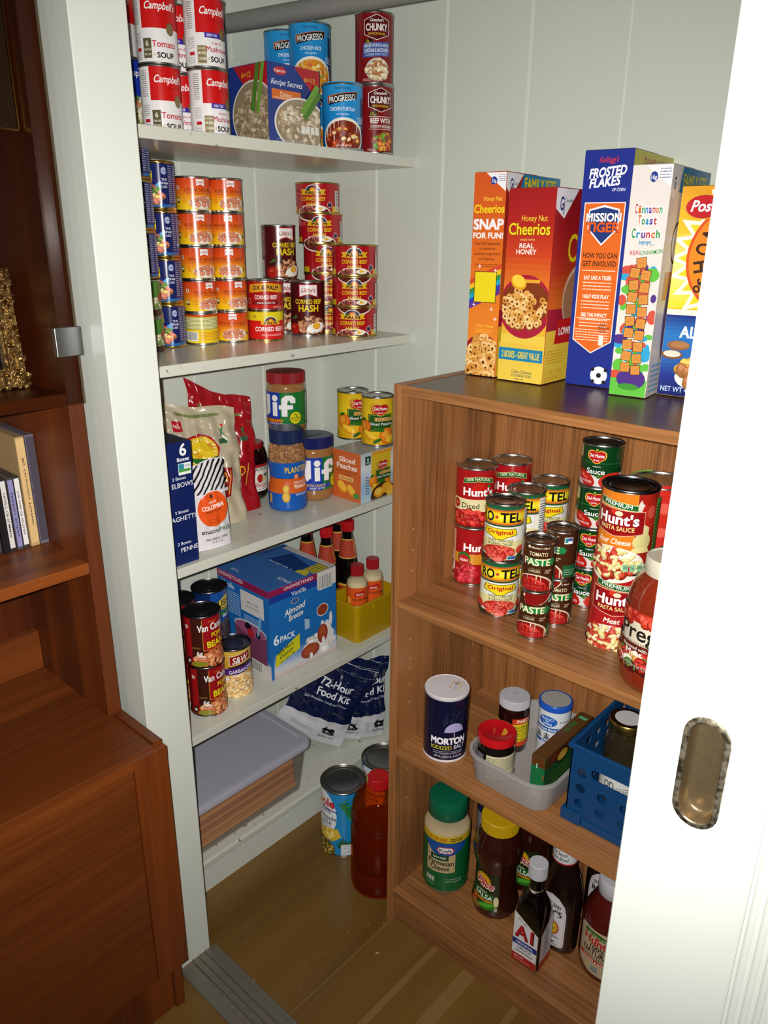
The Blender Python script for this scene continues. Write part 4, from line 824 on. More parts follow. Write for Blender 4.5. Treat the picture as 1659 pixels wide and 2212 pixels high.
# ------------------------------------------------------------------ third shelf
def shift(a, dx):
    a.i = [([(x+dx, y) for x, y in p_], f_, c_) for p_, f_, c_ in a.i]; return a
a = Art(); W = 110; a.r(0, 0, 240, 240, '0e2058')
a.t('6', 226-16, 203, 22, 'eceef4', b=.05).t('Boxes', 209, 193, 7, 'eceef4', w=24, b=.05)
a.r(198, 168, 224, 189, 'e6ebe8').r(199, 173, 210, 188, '2c8aa0').r(199, 173, 223, 178, '4c9a3c').t('NON GMO', 217, 182, 3.4, '2a3a6a', w=11)
for v, t1, w1 in ((146, 'ELBOWS', 44), (84, 'SPAGHETTI', 62), (24, 'PENNE', 36)): a.t('2 Boxes', 198, v+14, 6, 'dfe3ee', w=28).t(t1, 226-w1/2, v, 9, 'eceef4', w=w1, b=.01)
carton('pasta_carton', .105, .0030, Z3+.0003, .175, .0985, .228, 0, ['0e2058', '0e2058', '0e2058', '0e2058', '141c38', '888'], {'s': shift(a, -128)}, 'navy carton of six boxes of pasta beside the left jamb', 'carton')
a = Art(); a.r(-50, 0, 50, 190, 'd9d4d8')
for k in range(-8, 14):
    x = k*11; pts = []
    for j in range(13): v = 112+j*5.5; pts.append((x+ (v-112)*.75+5*math.sin((v-112)*.045+k*.35), v))
    pts2 = [(px+5.0-.6*(k % 2), v) for px, v in reversed(pts)]; P_ = pts+pts2
    for j in range(12): a.poly([pts[j], (pts[j][0]+5, pts[j][1]), (pts[j+1][0]+5, pts[j+1][1]), pts[j+1]], '141214')
a.poly([(-50, 108), (50, 108), (50, 116), (20, 112), (0, 119), (-20, 112), (-50, 110)], 'd9d4d8'); a.e(0, 83, 33, 33, 'e2541c', 36).e(0, 108, 3.2, 4.4, '4a2014').t('DECAF', 0, 95, 4.5, 'f2e4dc', w=16).t('COLOMBIA', 0, 84, 8, 'f6ece6', w=48, b=.05).t('MEDIUM ROAST', 0, 78, 4, '4a1c10', w=36, b=.03).r(-20, 72, 20, 72.6, 'a83414').t('GROUND', 0, 63, 4.5, 'a83a14', w=22).t('COFFEE', 0, 57, 4.5, 'a83a14', w=22)
a.t('amazon', -13, 38, 9, '241e26', w=34, b=.02).t('fresh', 18, 38, 10, '2a6a44', w=26).t('100% ARABICA COFFEE', 0, 24, 4.4, '2c262c', w=46, b=.01).t('NET WT 12 OZ', 0, 18, 3, '6a646a', w=22)
o = bag('coffee_bag', .2330, .1560, Z3+.0006, math.radians(82), .091, .166, .052, a, 'd9d4d8', 'white ground coffee bag with black stripes and orange circle', 'bag', lean=.010, wr=.0010, wob=.0005, pw=.22)
def raisin(bg, ban):
    a = Art(); a.r(-90, 0, 90, 260, bg)
    a.hull([(-32+0, 136), (-42, 160), (-34, 186), (-8, 200), (20, 190), (34, 166), (28, 140), (0, 126)], 'a8141a').e(-4, 160, 33, 33, 'e2c024', 28)
    for k in range(24): t = 2*PI*k/24; a.e(-4+27*math.cos(t), 160+27*math.sin(t), 3.6, 1, 'f0e8c0', 6, t)
    a.hull([(-36, 150), (-20, 138), (24, 140), (30, 150), (0, 146)], '2c6a24')
    a.poly([(-60, 60), (50, 60), (58, 122), (-60, 132)], ban).poly([(44, 64), (46, 64), (54, 118), (52, 118)], 'd8a83c').t('SUN-MAID', -4, 92, 24, 'd8b428', w=96, b=.01, rot=-.03)
    a.lines(-52, 228, 44, 240, 1, '6a7a3c', th=.5).poly([(-58, 196), (-38, 202), (-42, 222), (-60, 216)], 'b01c24').t('NEW', -50, 205, 6, 'f0e0e0', w=14)
    a.r(34, 174, 52, 184, '2a5a3c').e(44, 198, 1.6, 12, '2a6a3c', rot=-.3).e(44, 198, 1.4, 9, '2a6a3c', rot=.6).e(46, 212, 3, 3, 'c83024')
    return a
bag('raisin_bag', .135, .232, Z3+.0006, math.radians(66), .158, .252, .064, raisin('b9ad94', '96141a'), 'b5a98f', 'crumpled beige and red dried fruit bag behind the coffee bag', 'bag', lean=.060, wr=.0046, seed=4, wob=.0030, slant=.10)
rb_ = raisin('9c141c', '8e1018')
bag('raisin_bag', .098, .306, Z3+.0006, math.radians(60), .140, .280, .056, rb_, '9c1620', 'glossy dark red dried fruit bag between beige bag and jars', 'bag', lean=.045, wr=.003, seed=8, twist=.01, wob=.0030, slant=.17)
# jam jar, half hidden
JAM = pri('dark_red_jam_glass', '1c0608', .06, coat=1)
pj = [(.028, 0), (.037, .003), (.040, .012), (.0405, .100), (.036, .116), (.031, .122), (.031, .126)]
a = Art(); a.r(-56, 22, 56, 84, 'e4ded6').r(-56, 78, 56, 84, 'a81c20').t("SMUCKER'S", 22, 70, 8, '241c1c', w=52, b=.03).e(24, 52, 8, 10, 'b02420').e(36, 50, 6, 7, 'd8d4a0').poly([(32, 60), (46, 62), (44, 52)], '2c5a24').t('Recipe', 28, 32, 11, 'a81c24', w=34, sh=.35, b=.01).lines(8, 25, 50, 28, 1, '5a5050')
jar('jam_jar', .060, .3985, Z3+.0004, 2, pj, JAM, 'dark jam jar with white label squeezed behind the red fruit bag', 'jar', lidprof=[(.0325, .112), (.0340, .1135), (.0340, .128), (.0325, .130)], lidmat=pri('red_lid_enamel', '8e141c', .3), art=a, artp=[(.0405, .02), (.0405, .09)])
PB = pri('peanut_butter_plastic', '9a6a3c', .14, coat=.6)
def jif(bottom, col2, txt, c3, x0):
    a = Art(); a.r(-141, 28, 141, 104, '1e3ca4').r(4, 28, 141, 104, '1a7434').r(-141, 28, -44, 104, 'a01c24').bar(74, 34, 86, 96, False)
    a.r(-141, 34, x0, 44, c3).t(txt, -10, 37, 6.4, 'e8c81c', w=44, b=.03).t('PEANUT BUTTER', -8, 31, 4.5, 'e8e0d0', w=36)
    # the big white letters
    a.r(-37, 56, -22, 98, 'f0eeee').hull([(-50, 52), (-30, 50), (-23, 58), (-26, 66), (-38, 62), (-50, 62)], 'f0eeee')
    a.r(-14, 50, -2, 82, 'f0eeee').e(-8, 91, 7.4, 7.4, 'f0eeee')
    a.r(8, 50, 21, 90, 'f0eeee').hull([(8, 80), (10, 92), (18, 98), (32, 98), (40, 90), (40, 80), (29, 80), (27, 87), (21, 86), (21, 80)], 'f0eeee').r(2, 66, 34, 76, 'f0eeee')
    a.e(40, 46, 15, 15, '2a3a1c').e(40, 46, 14, 14, 'd8d020').t('7g', 40, 50, 6, '2a3a10', w=8).t('PROTEIN', 40, 43, 4.6, '2a3a10', w=22, b=.02).t('PER SERVING', 40, 38.5, 2.6, '2a3a10', w=16); return a
pj = [(.036, 0), (.041, .003), (.0445, .012), (.045, .020), (.045, .112), (.0435, .120), (.0385, .124), (.0385, .130)]
def jifjar(x, y, z, turn, art, lidc, label):
    o = jar('peanut_butter_jar', x, y, z, turn, pj, PB, label, 'jar', art=art, artp=[(.0453, .02), (.0453, .11)])
    lm = pri('lid_plastic_'+lidc, lidc, .32); l = link('lid', ribs(.0435, .1225, .147, lm, 90), o)
    a2 = Art(); a2.t('JIF', 0, -8, 18, lidc, w=46, b=.1); k = hx(lidc); mb = lay(MB(), a2, lambda u, v, l_: (u, v, .1471+l_), ucut=None, base=.5)
    link('lid_lettering', mb.mesh('lid_lettering', lm), l); return o
jifjar(.166, .500, Z3+.0004, 20, jif(0, 0, 'EXTRA CRUNCHY', '1e3ca4', 26), '161c58', 'shorter-standing peanut butter jar with navy lid, extra crunchy')
# jam jar carrying the second peanut butter jar
jar('jam_jar', .0640, .5105, Z3+.0004, -30, [(.028, 0), (.037, .003), (.040, .012), (.0405, .100), (.036, .116), (.031, .122), (.031, .126)], JAM, 'jam jar hidden behind the peanuts, carrying the red-lidded jar', 'jar', lidprof=[(.0325, .112), (.0340, .1135), (.0340, .128), (.0325, .130)], lidmat=MATS['red_lid_enamel'])
jifjar(.0665, .5105, Z3+.1306, -24, jif(0, 0, 'CREAMY', 'a01c24', 6), '8e1620', 'creamy peanut butter jar with red lid just below the shelf above')
# honey roasted peanuts
pj = [(.034, 0), (.0405, .003), (.0420, .010), (.0420, .045), (.0375, .072), (.0380, .084), (.0415, .104), (.0425, .118), (.0400, .138), (.0345, .148), (.0335, .154)]
CLEAR = thin('clear_jar_plastic', '8a7a68', (.97, .93, .88, .16), .05, .8)
o = jar('peanut_jar', .1785, .4100, Z3+.0004, 16, pj, CLEAR, 'clear jar of honey roasted peanuts with blue lid and blue label', 'jar')
link('lid', ribs(.0355, .1505, .180, pri('navy_lid_plastic', '14244e', .35), 80), o)
a = Art(); a.r(-132, 4, 132, 112, '1456ac').r(-132, 44, 132, 76, 'c85a1c').r(-132, 76, 132, 77, '1c1c2c').t('PLANTERS', 14, 90, 14, 'dcb83c', w=62, b=.05, rot=.05).e(10, 80, 6, 6, 'c8643c').e(10, 80, 5, 5, 'e0905c')
a.t('HONEY ROASTED', 22, 64, 5.5, 'f0e4dc', w=38, b=.02).t('PEANUTS', 22, 54, 8, 'f4ece4', w=36, b=.05).t('DRY ROASTED', 22, 38, 5, 'd8e0f0', w=32).e(-16, 36, 9, 12, 'c89a2c').e(-16, 54, 7.5, 9, 'c89a2c').e(-17, 37, 6.5, 9, 'dcb84c').e(-17, 54, 5.5, 6.5, 'dcb84c').r(-60, 20, -52, 40, 'c8a83c')
link('printed_label', lay(MB(), a, lat([(r+.0005, q) for r, q in pj]), vcut=4).mesh('label', SATIN, True, 40), o)
mb = MB(); rd = random.Random(2); NC = ['b08050', '9a6a3c', 'bd905c', 'a87848']
for k in range(430):
    zz = rd.uniform(.100, .149); rr = {0: .0355, 1: .0385, 2: .0345}[0 if zz < .108 else 1 if zz < .135 else 2]-.001
    a_ = rd.uniform(0, 2*PI); q = rr*math.sqrt(rd.uniform(.45, 1))-.0015
    mb.sph((q*math.cos(a_), q*math.sin(a_), zz), (.0072, .0042, .0040), rd.choice(NC), 8, 5, Matrix.Rotation(rd.uniform(0, 3), 3, 'Z') @ Matrix.Rotation(rd.uniform(-1, 1), 3, 'Y'))
mb.lathe([(.030, .06), (.030, .145)], 24, NC[1])
o = link('peanuts', mb.mesh('peanuts', vmat('roasted_nut_skin', .5), True, 60)); o.location = (.1785, .4100, Z3+.0004); tag(o, 'roasted peanuts filling the clear jar above its blue label', 'peanuts', kind='stuff')
# sliced peaches pack
a = Art(); a.r(0, 0, 100, 116, 'c8602c').t('Sliced', 46, 88, 12, 'f2e8dc', w=50, b=.04).t('Peaches', 46, 72, 13, 'f2e8dc', w=64, b=.04).t('YELLOW CLING PEACHES', 45, 64, 4, '5a2010', w=64).t('IN 100% JUICE', 45, 58, 3.6, '5a2010', w=36).r(20, 45, 66, 55, 'e8b868').t('100% JUICE', 43, 47.5, 5.4, '7a2c14', w=40)
a.e(30, 28, 18, 12, 'd88820', rot=-.6).e(31, 30, 15, 9, 'f0b83c', rot=-.6).e(58, 24, 17, 11, 'd88820', rot=-.7).e(59, 26, 14, 8, 'f0b83c', rot=-.7).r(66, 8, 84, 20, '4c8a44')
b = Art(); b.grad(0, 0, 160, 116, ['b0cce0', '9abcd8', 'd8e0e6', 'b4bcc4'], 16); b.r(14, 86, 32, 106, '1c4a34').t('6', 23, 95, 8, 'f0f0ec', b=.05).t('CANS', 23, 89, 3.6, 'f0f0ec', w=13, b=.03).r(34, 20, 100, 106, 'd8b428'); peach(b, 68, 8, .82); b.e(74, 6, 42, 30, '3a2414', 26).e(74, 6, 40, 27, '4a2c18', 26)
b.e(60, 14, 18, 12, 'd8941c').e(86, 20, 18, 13, 'e0a028').e(100, 8, 14, 14, 'e8b034').e(58, 16, 12, 8, 'ecc050').lines(14, 16, 26, 60, 7, '3a4a5a')
b.grad(34, 106, 104, 116, ['d88820', 'e8a838'], 6)
tp = Art(); tp.grad(0, 0, 95, 150, ['8a4a1c', 'b0642c', '8ca0b0', '9aa8b4'], 20)
tp.e(50, 30, 30, 16, 'd89038').e(30, 70, 22, 14, 'c88030').r(10, 100, 80, 140, 'a8b4bc').t('Peaches', 48, 112, 10, 'c84828', w=50)
carton('peaches_carton', .1925, .5350, Z3+.0004, .0890, .1500, .1135, 0, ['c8602c', 'b0cce0', 'b0cce0', 'b0cce0', '98a4ac', '888'], {'f': a, 's': b, 't': tp}, 'orange and pale blue carton of sliced peaches at the shelf end', 'carton')
z = Z3+.1152
can('peach', .2345, .6400, z, 3, 'peach_can', 'can', 'yellow sliced peaches can nearer the bookcase on the peach carton', 'yellow sliced peaches cans')
can('peach', .1520, .6430, z, 18, 'peach_can', 'can', 'yellow sliced peaches can farther left on the peach carton', 'yellow sliced peaches cans')
# ------------------------------------------------------------------ fourth shelf
G = 'red pork and beans cans on the fourth shelf'
z = can('vancamp', .2250, .1350, Z4+.0003, 24, 'bean_can', 'can', 'pork and beans can, lower of the front stack near the shelf edge', G)
can('vancamp', .2235, .1340, z+.0003, 18, 'bean_can', 'can', 'pork and beans can, upper of the front stack near the shelf edge', G)
z = can('vancamp', .1445, .1290, Z4+.0003, 10, 'bean_can', 'can', 'pork and beans can, lower one hidden behind the front stack', G)
can('vancamp', .1440, .1290, z+.0003, 10, 'bean_can', 'can', 'pork and beans can with its dark rim showing behind the front stack', G)
z = can('vancamp', .1900, .0640, Z4+.0003, 20, 'bean_can', 'can', 'pork and beans can, lower one squeezed against the jamb', G)
can('vancamp', .1900, .0640, z+.0003, 20, 'bean_can', 'can', 'pork and beans can, upper one squeezed against the jamb', G)
z = can('bush', .1435, .2105, Z4+.0003, 10, 'bean_can', 'can', 'blue black beans can, lower one hidden beside the milk carton')
can('bush', .1435, .2105, z+.0003, 24, 'bean_can', 'can', 'blue black beans can with dark rim in front of the milk carton')
can('garb', .2090, .2160, Z4+.0003, 8, 'bean_can', 'can', 'gold garbanzo beans can standing alone by the milk carton', None)
def almond_side():
    a = Art(); a.r(0, 0, 200, 220, '1c6ab4').grad(0, 0, 200, 46, ['c8ccd4', '1c6ab4'], 10); a.r(0, 200, 200, 220, '8e1c4c').t('UNSWEETENED', 52, 206, 9, 'ecd8e4', w=90, b=.02).r(0, 0, 200, 34, 'd4ccc8')
    a.t('Vanilla', 40, 182, 13, 'e4ecf4', w=46).r(86, 142, 168, 192, 'd8d4d0').t('MAY 21 2021', 130, 166, 4, '3a3838', w=40).t('1 19 29 142 A 02:22', 128, 156, 4, '3a3838', w=50)
    a.lines(24, 120, 84, 178, 12, 'c8dcf0', th=.3).lines(100, 112, 160, 138, 6, 'c8dcf0', th=.3, seed=3)
    a.poly([(70, 34), (176, 34), (178, 106), (62, 104)], '7a3c5c').e(120, 106, 58, 17, 'c0ccd8', 28).e(120, 104, 55, 15, '9c5478', 28).e(112, 110, 12, 9, '1c1424').e(122, 96, 12, 11, 'b8242c').e(148, 98, 9, 7, '1c2440').poly([(144, 98), (150, 98), (164, 150), (157, 150)], '7cb8d8')
    a.bar(112, 6, 158, 32); a.r(14, 20, 22, 150, 'e0e4e8').lines(15, 24, 21, 146, 16, '222'); return a
def almond_front():
    a = Art(); W = 195; a.r(0, 0, W, 220, '1c6ab4').grad(8, 0, W, 60, ['c4b0a0', 'c8ccd8', '7aa0d0', '2468b4'], 14).r(0, 202, W, 220, '8e1c4c').r(0, 186, W, 202, '1c3c94')
    a.t('UNSWEETENED', 84, 206, 8, 'ecd8e4', w=84, b=.02).t('Vanilla', 84, 186, 11, 'e4ecf4', w=44, b=.01).r(138, 176, W, 220, 'd4ccc8').bar(142, 172, 184, 208); a.e(72, 172, 12, 7, 'c8a090').e(72, 172, 10, 5.5, '2c5c9c')
    a.t('Almond', 72, 146, 16, 'f0f2f6', w=62, b=.03, sh=.3, rot=.12, oc='14243c').t('Breeze', 74, 130, 14, 'f0f2f6', w=42, b=.03, sh=.3, rot=.12, oc='14243c')
    a.t('6', 16, 84, 24, 'f0f2f6', b=.04).t('PACK', 48, 86, 15, 'f0f2f6', w=42, b=.03).r(98, 90, 112, 124, 'a0bcd8').poly([(98, 124), (112, 124), (112, 112), (98, 118)], '1c5c9c')
    a.e(152, 122, 18, 16, 'd8dce0').e(152, 122, 16, 14, '8e3c24').poly([(10, 28), (82, 50), (82, 88), (14, 58)], 'd0cc1c').t('50% More', 42, 62, 9, '242414', w=46, b=.03, rot=.28, sh=.2).t('Calcium', 44, 50, 9, '242414', w=40, b=.03, rot=.28, sh=.2).t('than dairy milk', 46, 40, 5, '242414', w=44, rot=.28, sh=.2)
    a.heap(140, 40, 46, 22, 40, 18, ['d8d4d0', 'e4e2e0', 'c8c4c0'], seed=6).e(164, 62, 14, 30, 'dcdad8').e(176, 92, 5, 18, 'e0dedc').e(150, 86, 5, 10, 'e0dedc').e(112, 32, 28, 18, '8e3820').e(112, 35, 22, 12, 'a84c2c').e(150, 62, 16, 24, '8e3820').e(150, 66, 11, 17, 'a84c2c').e(114, 18, 5, 8, 'e8e6e4').e(152, 44, 5, 9, 'e8e6e4'); return a
tp = Art(); W, Dp = 186, 196; tp.r(0, 0, W, Dp, '3a6cb0').r(0, 0, 74, 12, '8e1c4c').r(0, 0, 18, Dp, '2c5c9c').r(84, 4, 150, 44, 'c8c0bc').bar(92, 10, 130, 34).poly([(36, 70), (60, 40), (150, 60), (150, 150), (60, 170)], '143c7c').t('Almond', 92, 112, 20, 'e0e8f0', w=80, rot=PI, b=.02).t('Breeze', 92, 90, 16, 'e0e8f0', w=60, rot=PI, b=.02)
tp.e(162, 110, 18, 20, 'd0c43c').t('30', 162, 104, 14, '3a3a14', rot=PI, b=.04).r(150, 130, W, 180, 'd0c43c').lines(152, 132, 184, 178, 5, '4a4a1c').r(20, 176, W, Dp, 'ccc4c0').t('6PACK', 166, 66, 12, 'e0e8f0', w=44, rot=PI).t('Vanilla', 44, 22, 8, 'c8d8ec', w=30, rot=PI)
carton('almond_milk_carton', .0610, .2915, Z4+.0003, .1860, .1955, .2175, math.radians(-1.5), ['1c6ab4', '1c6ab4', '1c6ab4', '1c6ab4', '3a6cb0', 'c8c8c8'], {'f': almond_side(), 's': almond_front(), 't': tp}, 'large blue six-pack carton of almond milk on the fourth shelf', 'carton')
# yellow bin with bottles
YB = pri('yellow_bin_plastic', 'ad8a00', .38); bn = empty('storage_bin', (.2290, .603, Z4+.0004)); tag(bn, 'yellow plastic bin on the fourth shelf by the bookcase', 'bin')
w0, d0 = .085, .140; rings = [rrect(w0, d0, .012, 0), rrect(w0+.012, d0+.012, .014, .094), rrect(w0+.012, d0+.012, .014, .0945), rrect(w0+.020, d0+.020, .018, .0955), rrect(w0+.022, d0+.022, .019, .100), rrect(w0+.019, d0+.019, .018, .1035), rrect(w0+.010, d0+.010, .013, .1035), rrect(w0+.007, d0+.007, .012, .099), rrect(w0-.005, d0-.005, .010, .003)]
smooth(part('bin_body', MB().rings(rings), YB, bn))
part('handle_rib', MB().box(w0/2+.0035, -.02, .078, w0/2+.010, -.012, .0945), YB, bn)
SEAS = thin('clear_bottle_plastic', 'd8d0b8', (1, .98, .92, .2), .06)
pb = [(.020, 0), (.0245, .002), (.0265, .008), (.0265, .128), (.0258, .136), (.0215, .144), (.0150, .149), (.0130, .152), (.0125, .158)]
def season(x, y, turn, label):
    o = jar('seasoning_bottle', x, y, Z4+.0038, turn, pb, SEAS, label, 'bottle', group='small red-capped seasoning bottles in the yellow bin')
    a = Art(); a.r(-66, 14, 66, 127, 'd8561c').bar(26, 56, 36, 125, False); a.t('FOR SEASONING', 0, 94, 6, '3a1c14', w=42, b=.03).poly([(-16, 104), (10, 108), (10, 120), (-16, 116)], 'b81c1c').t('Shirley', -3, 108, 6, 'f0e0d8', w=20, sh=.3, rot=.12).e(-32, 92, 6, 12, 'e8a83c')
    link('printed_label', lay(MB(), a, cyl(.0268)).mesh('label', SATIN, True, 30), o)
    link('seasoning', MB().lathe([(.0235, .003), (.0246, .130), (.0225, .137), (.010, .142)], 32).mesh('seasoning', pri('cream_seasoning', 'd8cba0', .8), True, 40), o)
    link('cap', ribs(.0150, .153, .179, pri('dark_red_cap', '9c1820', .35), 40), o)
season(.2270, .5790, 22, 'red-capped seasoning bottle at the front of the yellow bin')
season(.2270, .6340, 14, 'red-capped seasoning bottle behind its twin in the yellow bin')
SOY = pri('dark_sauce_glass', '0a0505', .05, coat=1)
ps = [(.023, 0), (.0280, .003), (.0290, .010), (.0290, .120), (.0265, .145), (.0185, .195), (.0140, .225), (.0130, .242)]
def soy(x, y, turn, label):
    o = jar('sauce_bottle', x, y, Z4+.0004, turn, ps, SOY, label, 'bottle', group='tall dark sauce bottles at the back of the fourth shelf')
    a = Art(); a.r(-91, 166, 91, 216, 'a8402c').r(-91, 166, 91, 169, 'c8a03c').r(-91, 213, 91, 216, 'c8a03c').e(30, 192, 9, 17, 'd8a82c').e(30, 192, 6, 12, 'b83420')
    link('neck_label', lay(MB(), a, lat([(r+.0005, q) for r, q in ps]), vcut=6).mesh('label', SATIN, True, 30), o)
    a = Art(); a.r(-91, 20, 91, 100, 'a0301c').r(-91, 94, 91, 100, 'c8a03c').e(0, 60, 24, 26, 'd8a82c')
    link('printed_label', lay(MB(), a, cyl(.0294)).mesh('label', SATIN, True, 30), o)
    link('cap', ribs(.0155, .236, .262, pri('bright_red_cap', 'b0141a', .3), 40), o)
soy(.0840, .5480, 20, 'tall dark sauce bottle, leftmost, its cap hidden by the shelf above')
soy(.1370, .5640, 14, 'tall dark sauce bottle with red cap, nearest the milk carton')
soy(.0900, .6490, 10, 'tall dark sauce bottle behind, showing only a slice of label between two others')
soy(.1450, .6300, 12, 'tall dark sauce bottle with red cap, rightmost beside the yellow bin')
# ------------------------------------------------------------------ lowest closet shelf: storage box and food kit bags
sb = empty('storage_box', (.1340, .1980, Z5+.0004)); tag(sb, 'clear plastic storage box with pale grey lid on the lowest closet shelf', 'box')
CB = thin('clear_box_plastic', '9a948c', (.96, .94, .92, .2), .18, .6); LIDM = pri('pale_grey_lid_plastic', 'a9a9b6', .38, bump=(120, .05, .001))
w1, d1 = .190, .372
smooth(part('box_body', MB().rings([rrect(w1, d1, .02, 0), rrect(w1+.016, d1+.030, .022, .118), rrect(w1+.013, d1+.027, .021, .118), rrect(w1-.003, d1-.003, .019, .002)]), CB, sb))
lw, ld = w1+.034, d1+.052
lid = smooth(part('box_lid', MB().rings([rrect(lw-.008, ld-.008, .024, .1185), rrect(lw, ld, .028, .1190), rrect(lw, ld, .028, .1290), rrect(lw-.006, ld-.006, .026, .1345), rrect(lw-.020, ld-.020, .022, .1360), rrect(lw-.040, ld-.040, .018, .1355), rrect(lw-.044, ld-.044, .016, .1330), rrect(lw-.060, ld-.060, .012, .1330)]), LIDM, sb), 30)
part('maker_mark', MB().rings([rrect(.006, .034, .003, .1330, cx=.03, cy=-.06), rrect(.006, .034, .003, .1336, cx=.04, cy=-.03)]), LIDM, sb)
m = MB(); rd = random.Random(11); TAN = vmat('amber_packet_film', .35)
cols = ['e09a4c', 'd48a40', 'e8a65a', 'c07a34', 'dc9244', 'b87030', 'e6a050', 'cc8640', 'dc964a']
z = .004
for k in range(9):
    s = rd.uniform(-.005, .003); th = rd.uniform(.009, .0135); ty = rd.uniform(-.004, .006)
    m.rings([rrect(.172+s, .336+s*2, .010, z, 4, cy=ty), rrect(.180+s, .344+s*2, .012, z+th*.5, 4, cy=ty), rrect(.172+s, .332, .010, z+th-.0006, 4, cy=ty)], cols[k]); z += th
o = link('dry_packets', m.mesh('dry_packets', TAN, True, 30)); o.location = sb.location; o.location.z += .002; o.rotation_euler = (math.radians(.6), 0, 0); tag(o, 'stacked amber-brown flat packets filling the clear storage box', 'packets', kind='stuff')
def kit(navy='121c40'):
    a = Art(); a.r(-120, 0, 120, 340, 'cfced4').r(-120, 74, 120, 340, navy).t('72-Hour', 14, 168, 21, 'e4e6ee', w=96, b=.05).t('Food Kit', 16, 138, 21, 'e4e6ee', w=98, b=.05).t('Easy Breakfast, Lunch and Dinner', 4, 121, 7, 'c4c8dc', w=130)
    for k in range(26): a.r(-110+k*8.6, 222, -105+k*8.6, 223, 'b8bcd0')
    a.t('ts', 44, 34, 27, '15151c', w=38, b=.1).t('Reliance', 44, 20, 8, '28283c', w=42); return a
KA = kit(); G = 'navy and white food kit pouches on the lowest closet shelf'
FK = vmat('glossy_pouch_film', .16, spec=.7)
for x, y, rz, sd, ln, w_, ro, tk_, lb in ((.1290, .4850, 50, 5, .02, .195, 25, .030, 'navy and white food kit pouch tilted beside the storage box'), (.1560, .5560, 52, 6, .02, .150, 14, .030, 'navy and white food kit pouch in the middle, mostly behind the first'), (.2020, .6240, 56, 7, .012, .115, 3, .030, 'navy and white food kit pouch standing nearest the bookcase')):
    bag('food_kit_pouch', x, y, Z5+.004+.5*w_*abs(math.sin(math.radians(ro))), math.radians(rz), w_, .245, tk_, KA, 'c9c8ce', lb, 'pouch', G, lean=-ln*.2, wr=.0030, seed=sd, mat=FK, bottom='seam', wob=.003, roll=math.radians(ro))
# ------------------------------------------------------------------ closet floor
can('pine', .3640, .3890, .0003, -22, 'juice_can', 'can', 'large pineapple juice can on the closet floor, nearer one', 'large pineapple juice cans on the closet floor')
can('pine', .3780, .5130, .0003, 0, 'juice_can', 'can', 'large pineapple juice can on the closet floor behind the first, by the bookcase', 'large pineapple juice cans on the closet floor')
AMB = thin('amber_juice_bottle', 'a8300c', (1.0, .55, .22, .16), .04, .9)
pj = [(.034, .004), (.050, .0005), (.058, .008), (.060, .020), (.060, .060), (.057, .066), (.060, .072), (.060, .158), (.056, .168), (.058, .178), (.060, .190), (.056, .218), (.045, .242), (.030, .254), (.020, .259), (.019, .266)]
o = jar('juice_bottle', .5080, .3520, .0003, 0, pj, AMB, 'large amber juice bottle with red cap on the floor against the bookcase', 'bottle')
link('cap', ribs(.0225, .2640, .288, pri('bright_red_cap', 'b0141a', .3), 50), o)
link('juice', MB().lathe([(.050, .004), (.0565, .012), (.0570, .155), (.0530, .166)], 48).mesh('juice', thin('dark_amber_juice', '3a1206', (.30, .13, .05, .8), .1), True, 40), o)
# ------------------------------------------------------------------ cereal boxes on the bookcase
T = BT+.0004
def tri(a, W, H, w, hh): a.poly([(W-w, H), (W, H), (W, H-hh)], 'e4e2e6'); return a
def rings_(a, cx, cy, rx, ry, n, s, seed=1):
    a.heap(cx, cy, rx, ry, n, s, ['d8a050', 'e0b068', 'c88838', 'e8c080'], asp=1.05, seed=seed, hole='6a3810', edge='8a5420'); return a
W, H = 60, 323
a = Art(); a.grad(0, 0, W, H, ['e08c2c', 'dc7c24', 'd86c20', 'cc5c1c', 'c8501c'], 20).poly([(W*.36, H), (W, H), (W, H-30)], 'e6e4e8').e(W*.6, H-12, 6, 6, '1c3484').t('22g', W*.6, H-14.5, 5, 'e8e8f0', w=8, b=.03).lines(W*.74, H-14, W-2, H-2, 4, '3c4870', th=.25)
a.t('Honey Nut', W*.6, H-42, 7, 'e8c83c', w=34, b=.01).t('Cheerios', W*.5, H-60, 13, 'e8d020', w=56, b=.04).t('SNAP', W*.5, H-85, 16, 'e8e4e4', w=54, b=.09).t('FOR FUN!', W*.5, H-99, 9, 'e8e4e4', w=55, b=.08)
for k, s_ in enumerate(('Scan the Snapcode', 'to unlock an', 'exclusive experience', 'on Snapchat')): a.t(s_, W*.5, H-109-k*8, 4.6, '5a240c', w=[46, 30, 48, 30][k])
a.lines(8, H-145, W-8, H-138, 2, '6a3010', th=.3)
for k, c in enumerate(('c84028', 'e0b41c', '2c8440', '1c9cb8', '2c3ca0', '5a2c84')): a.poly([(0, 158-k*8), (W, 186-k*8), (W, 178-k*8), (0, 150-k*8)], c)
a.r(9, 122, W-9, 172, '1c1c14').r(10, 123, W-10, 171, 'e0cc1c')
for x, y in ((18, 180), (48, 174), (10, 118), (44, 112), (52, 96)): a.burst(x, y, 1, 4.5, 4, 'f0e8e4')
a.t('Celiac Disease', W*.55, 82, 4.5, 'e0b83c', w=34).lines(14, 72, 48, 79, 2, 'e0b83c', th=.3)
a.e(W*.5, 26, 40, 44, '8e1c28').e(W*.5, 22, 38, 40, 'b86a2c'); rings_(a, W*.5, 28, 34, 38, 95, 15)
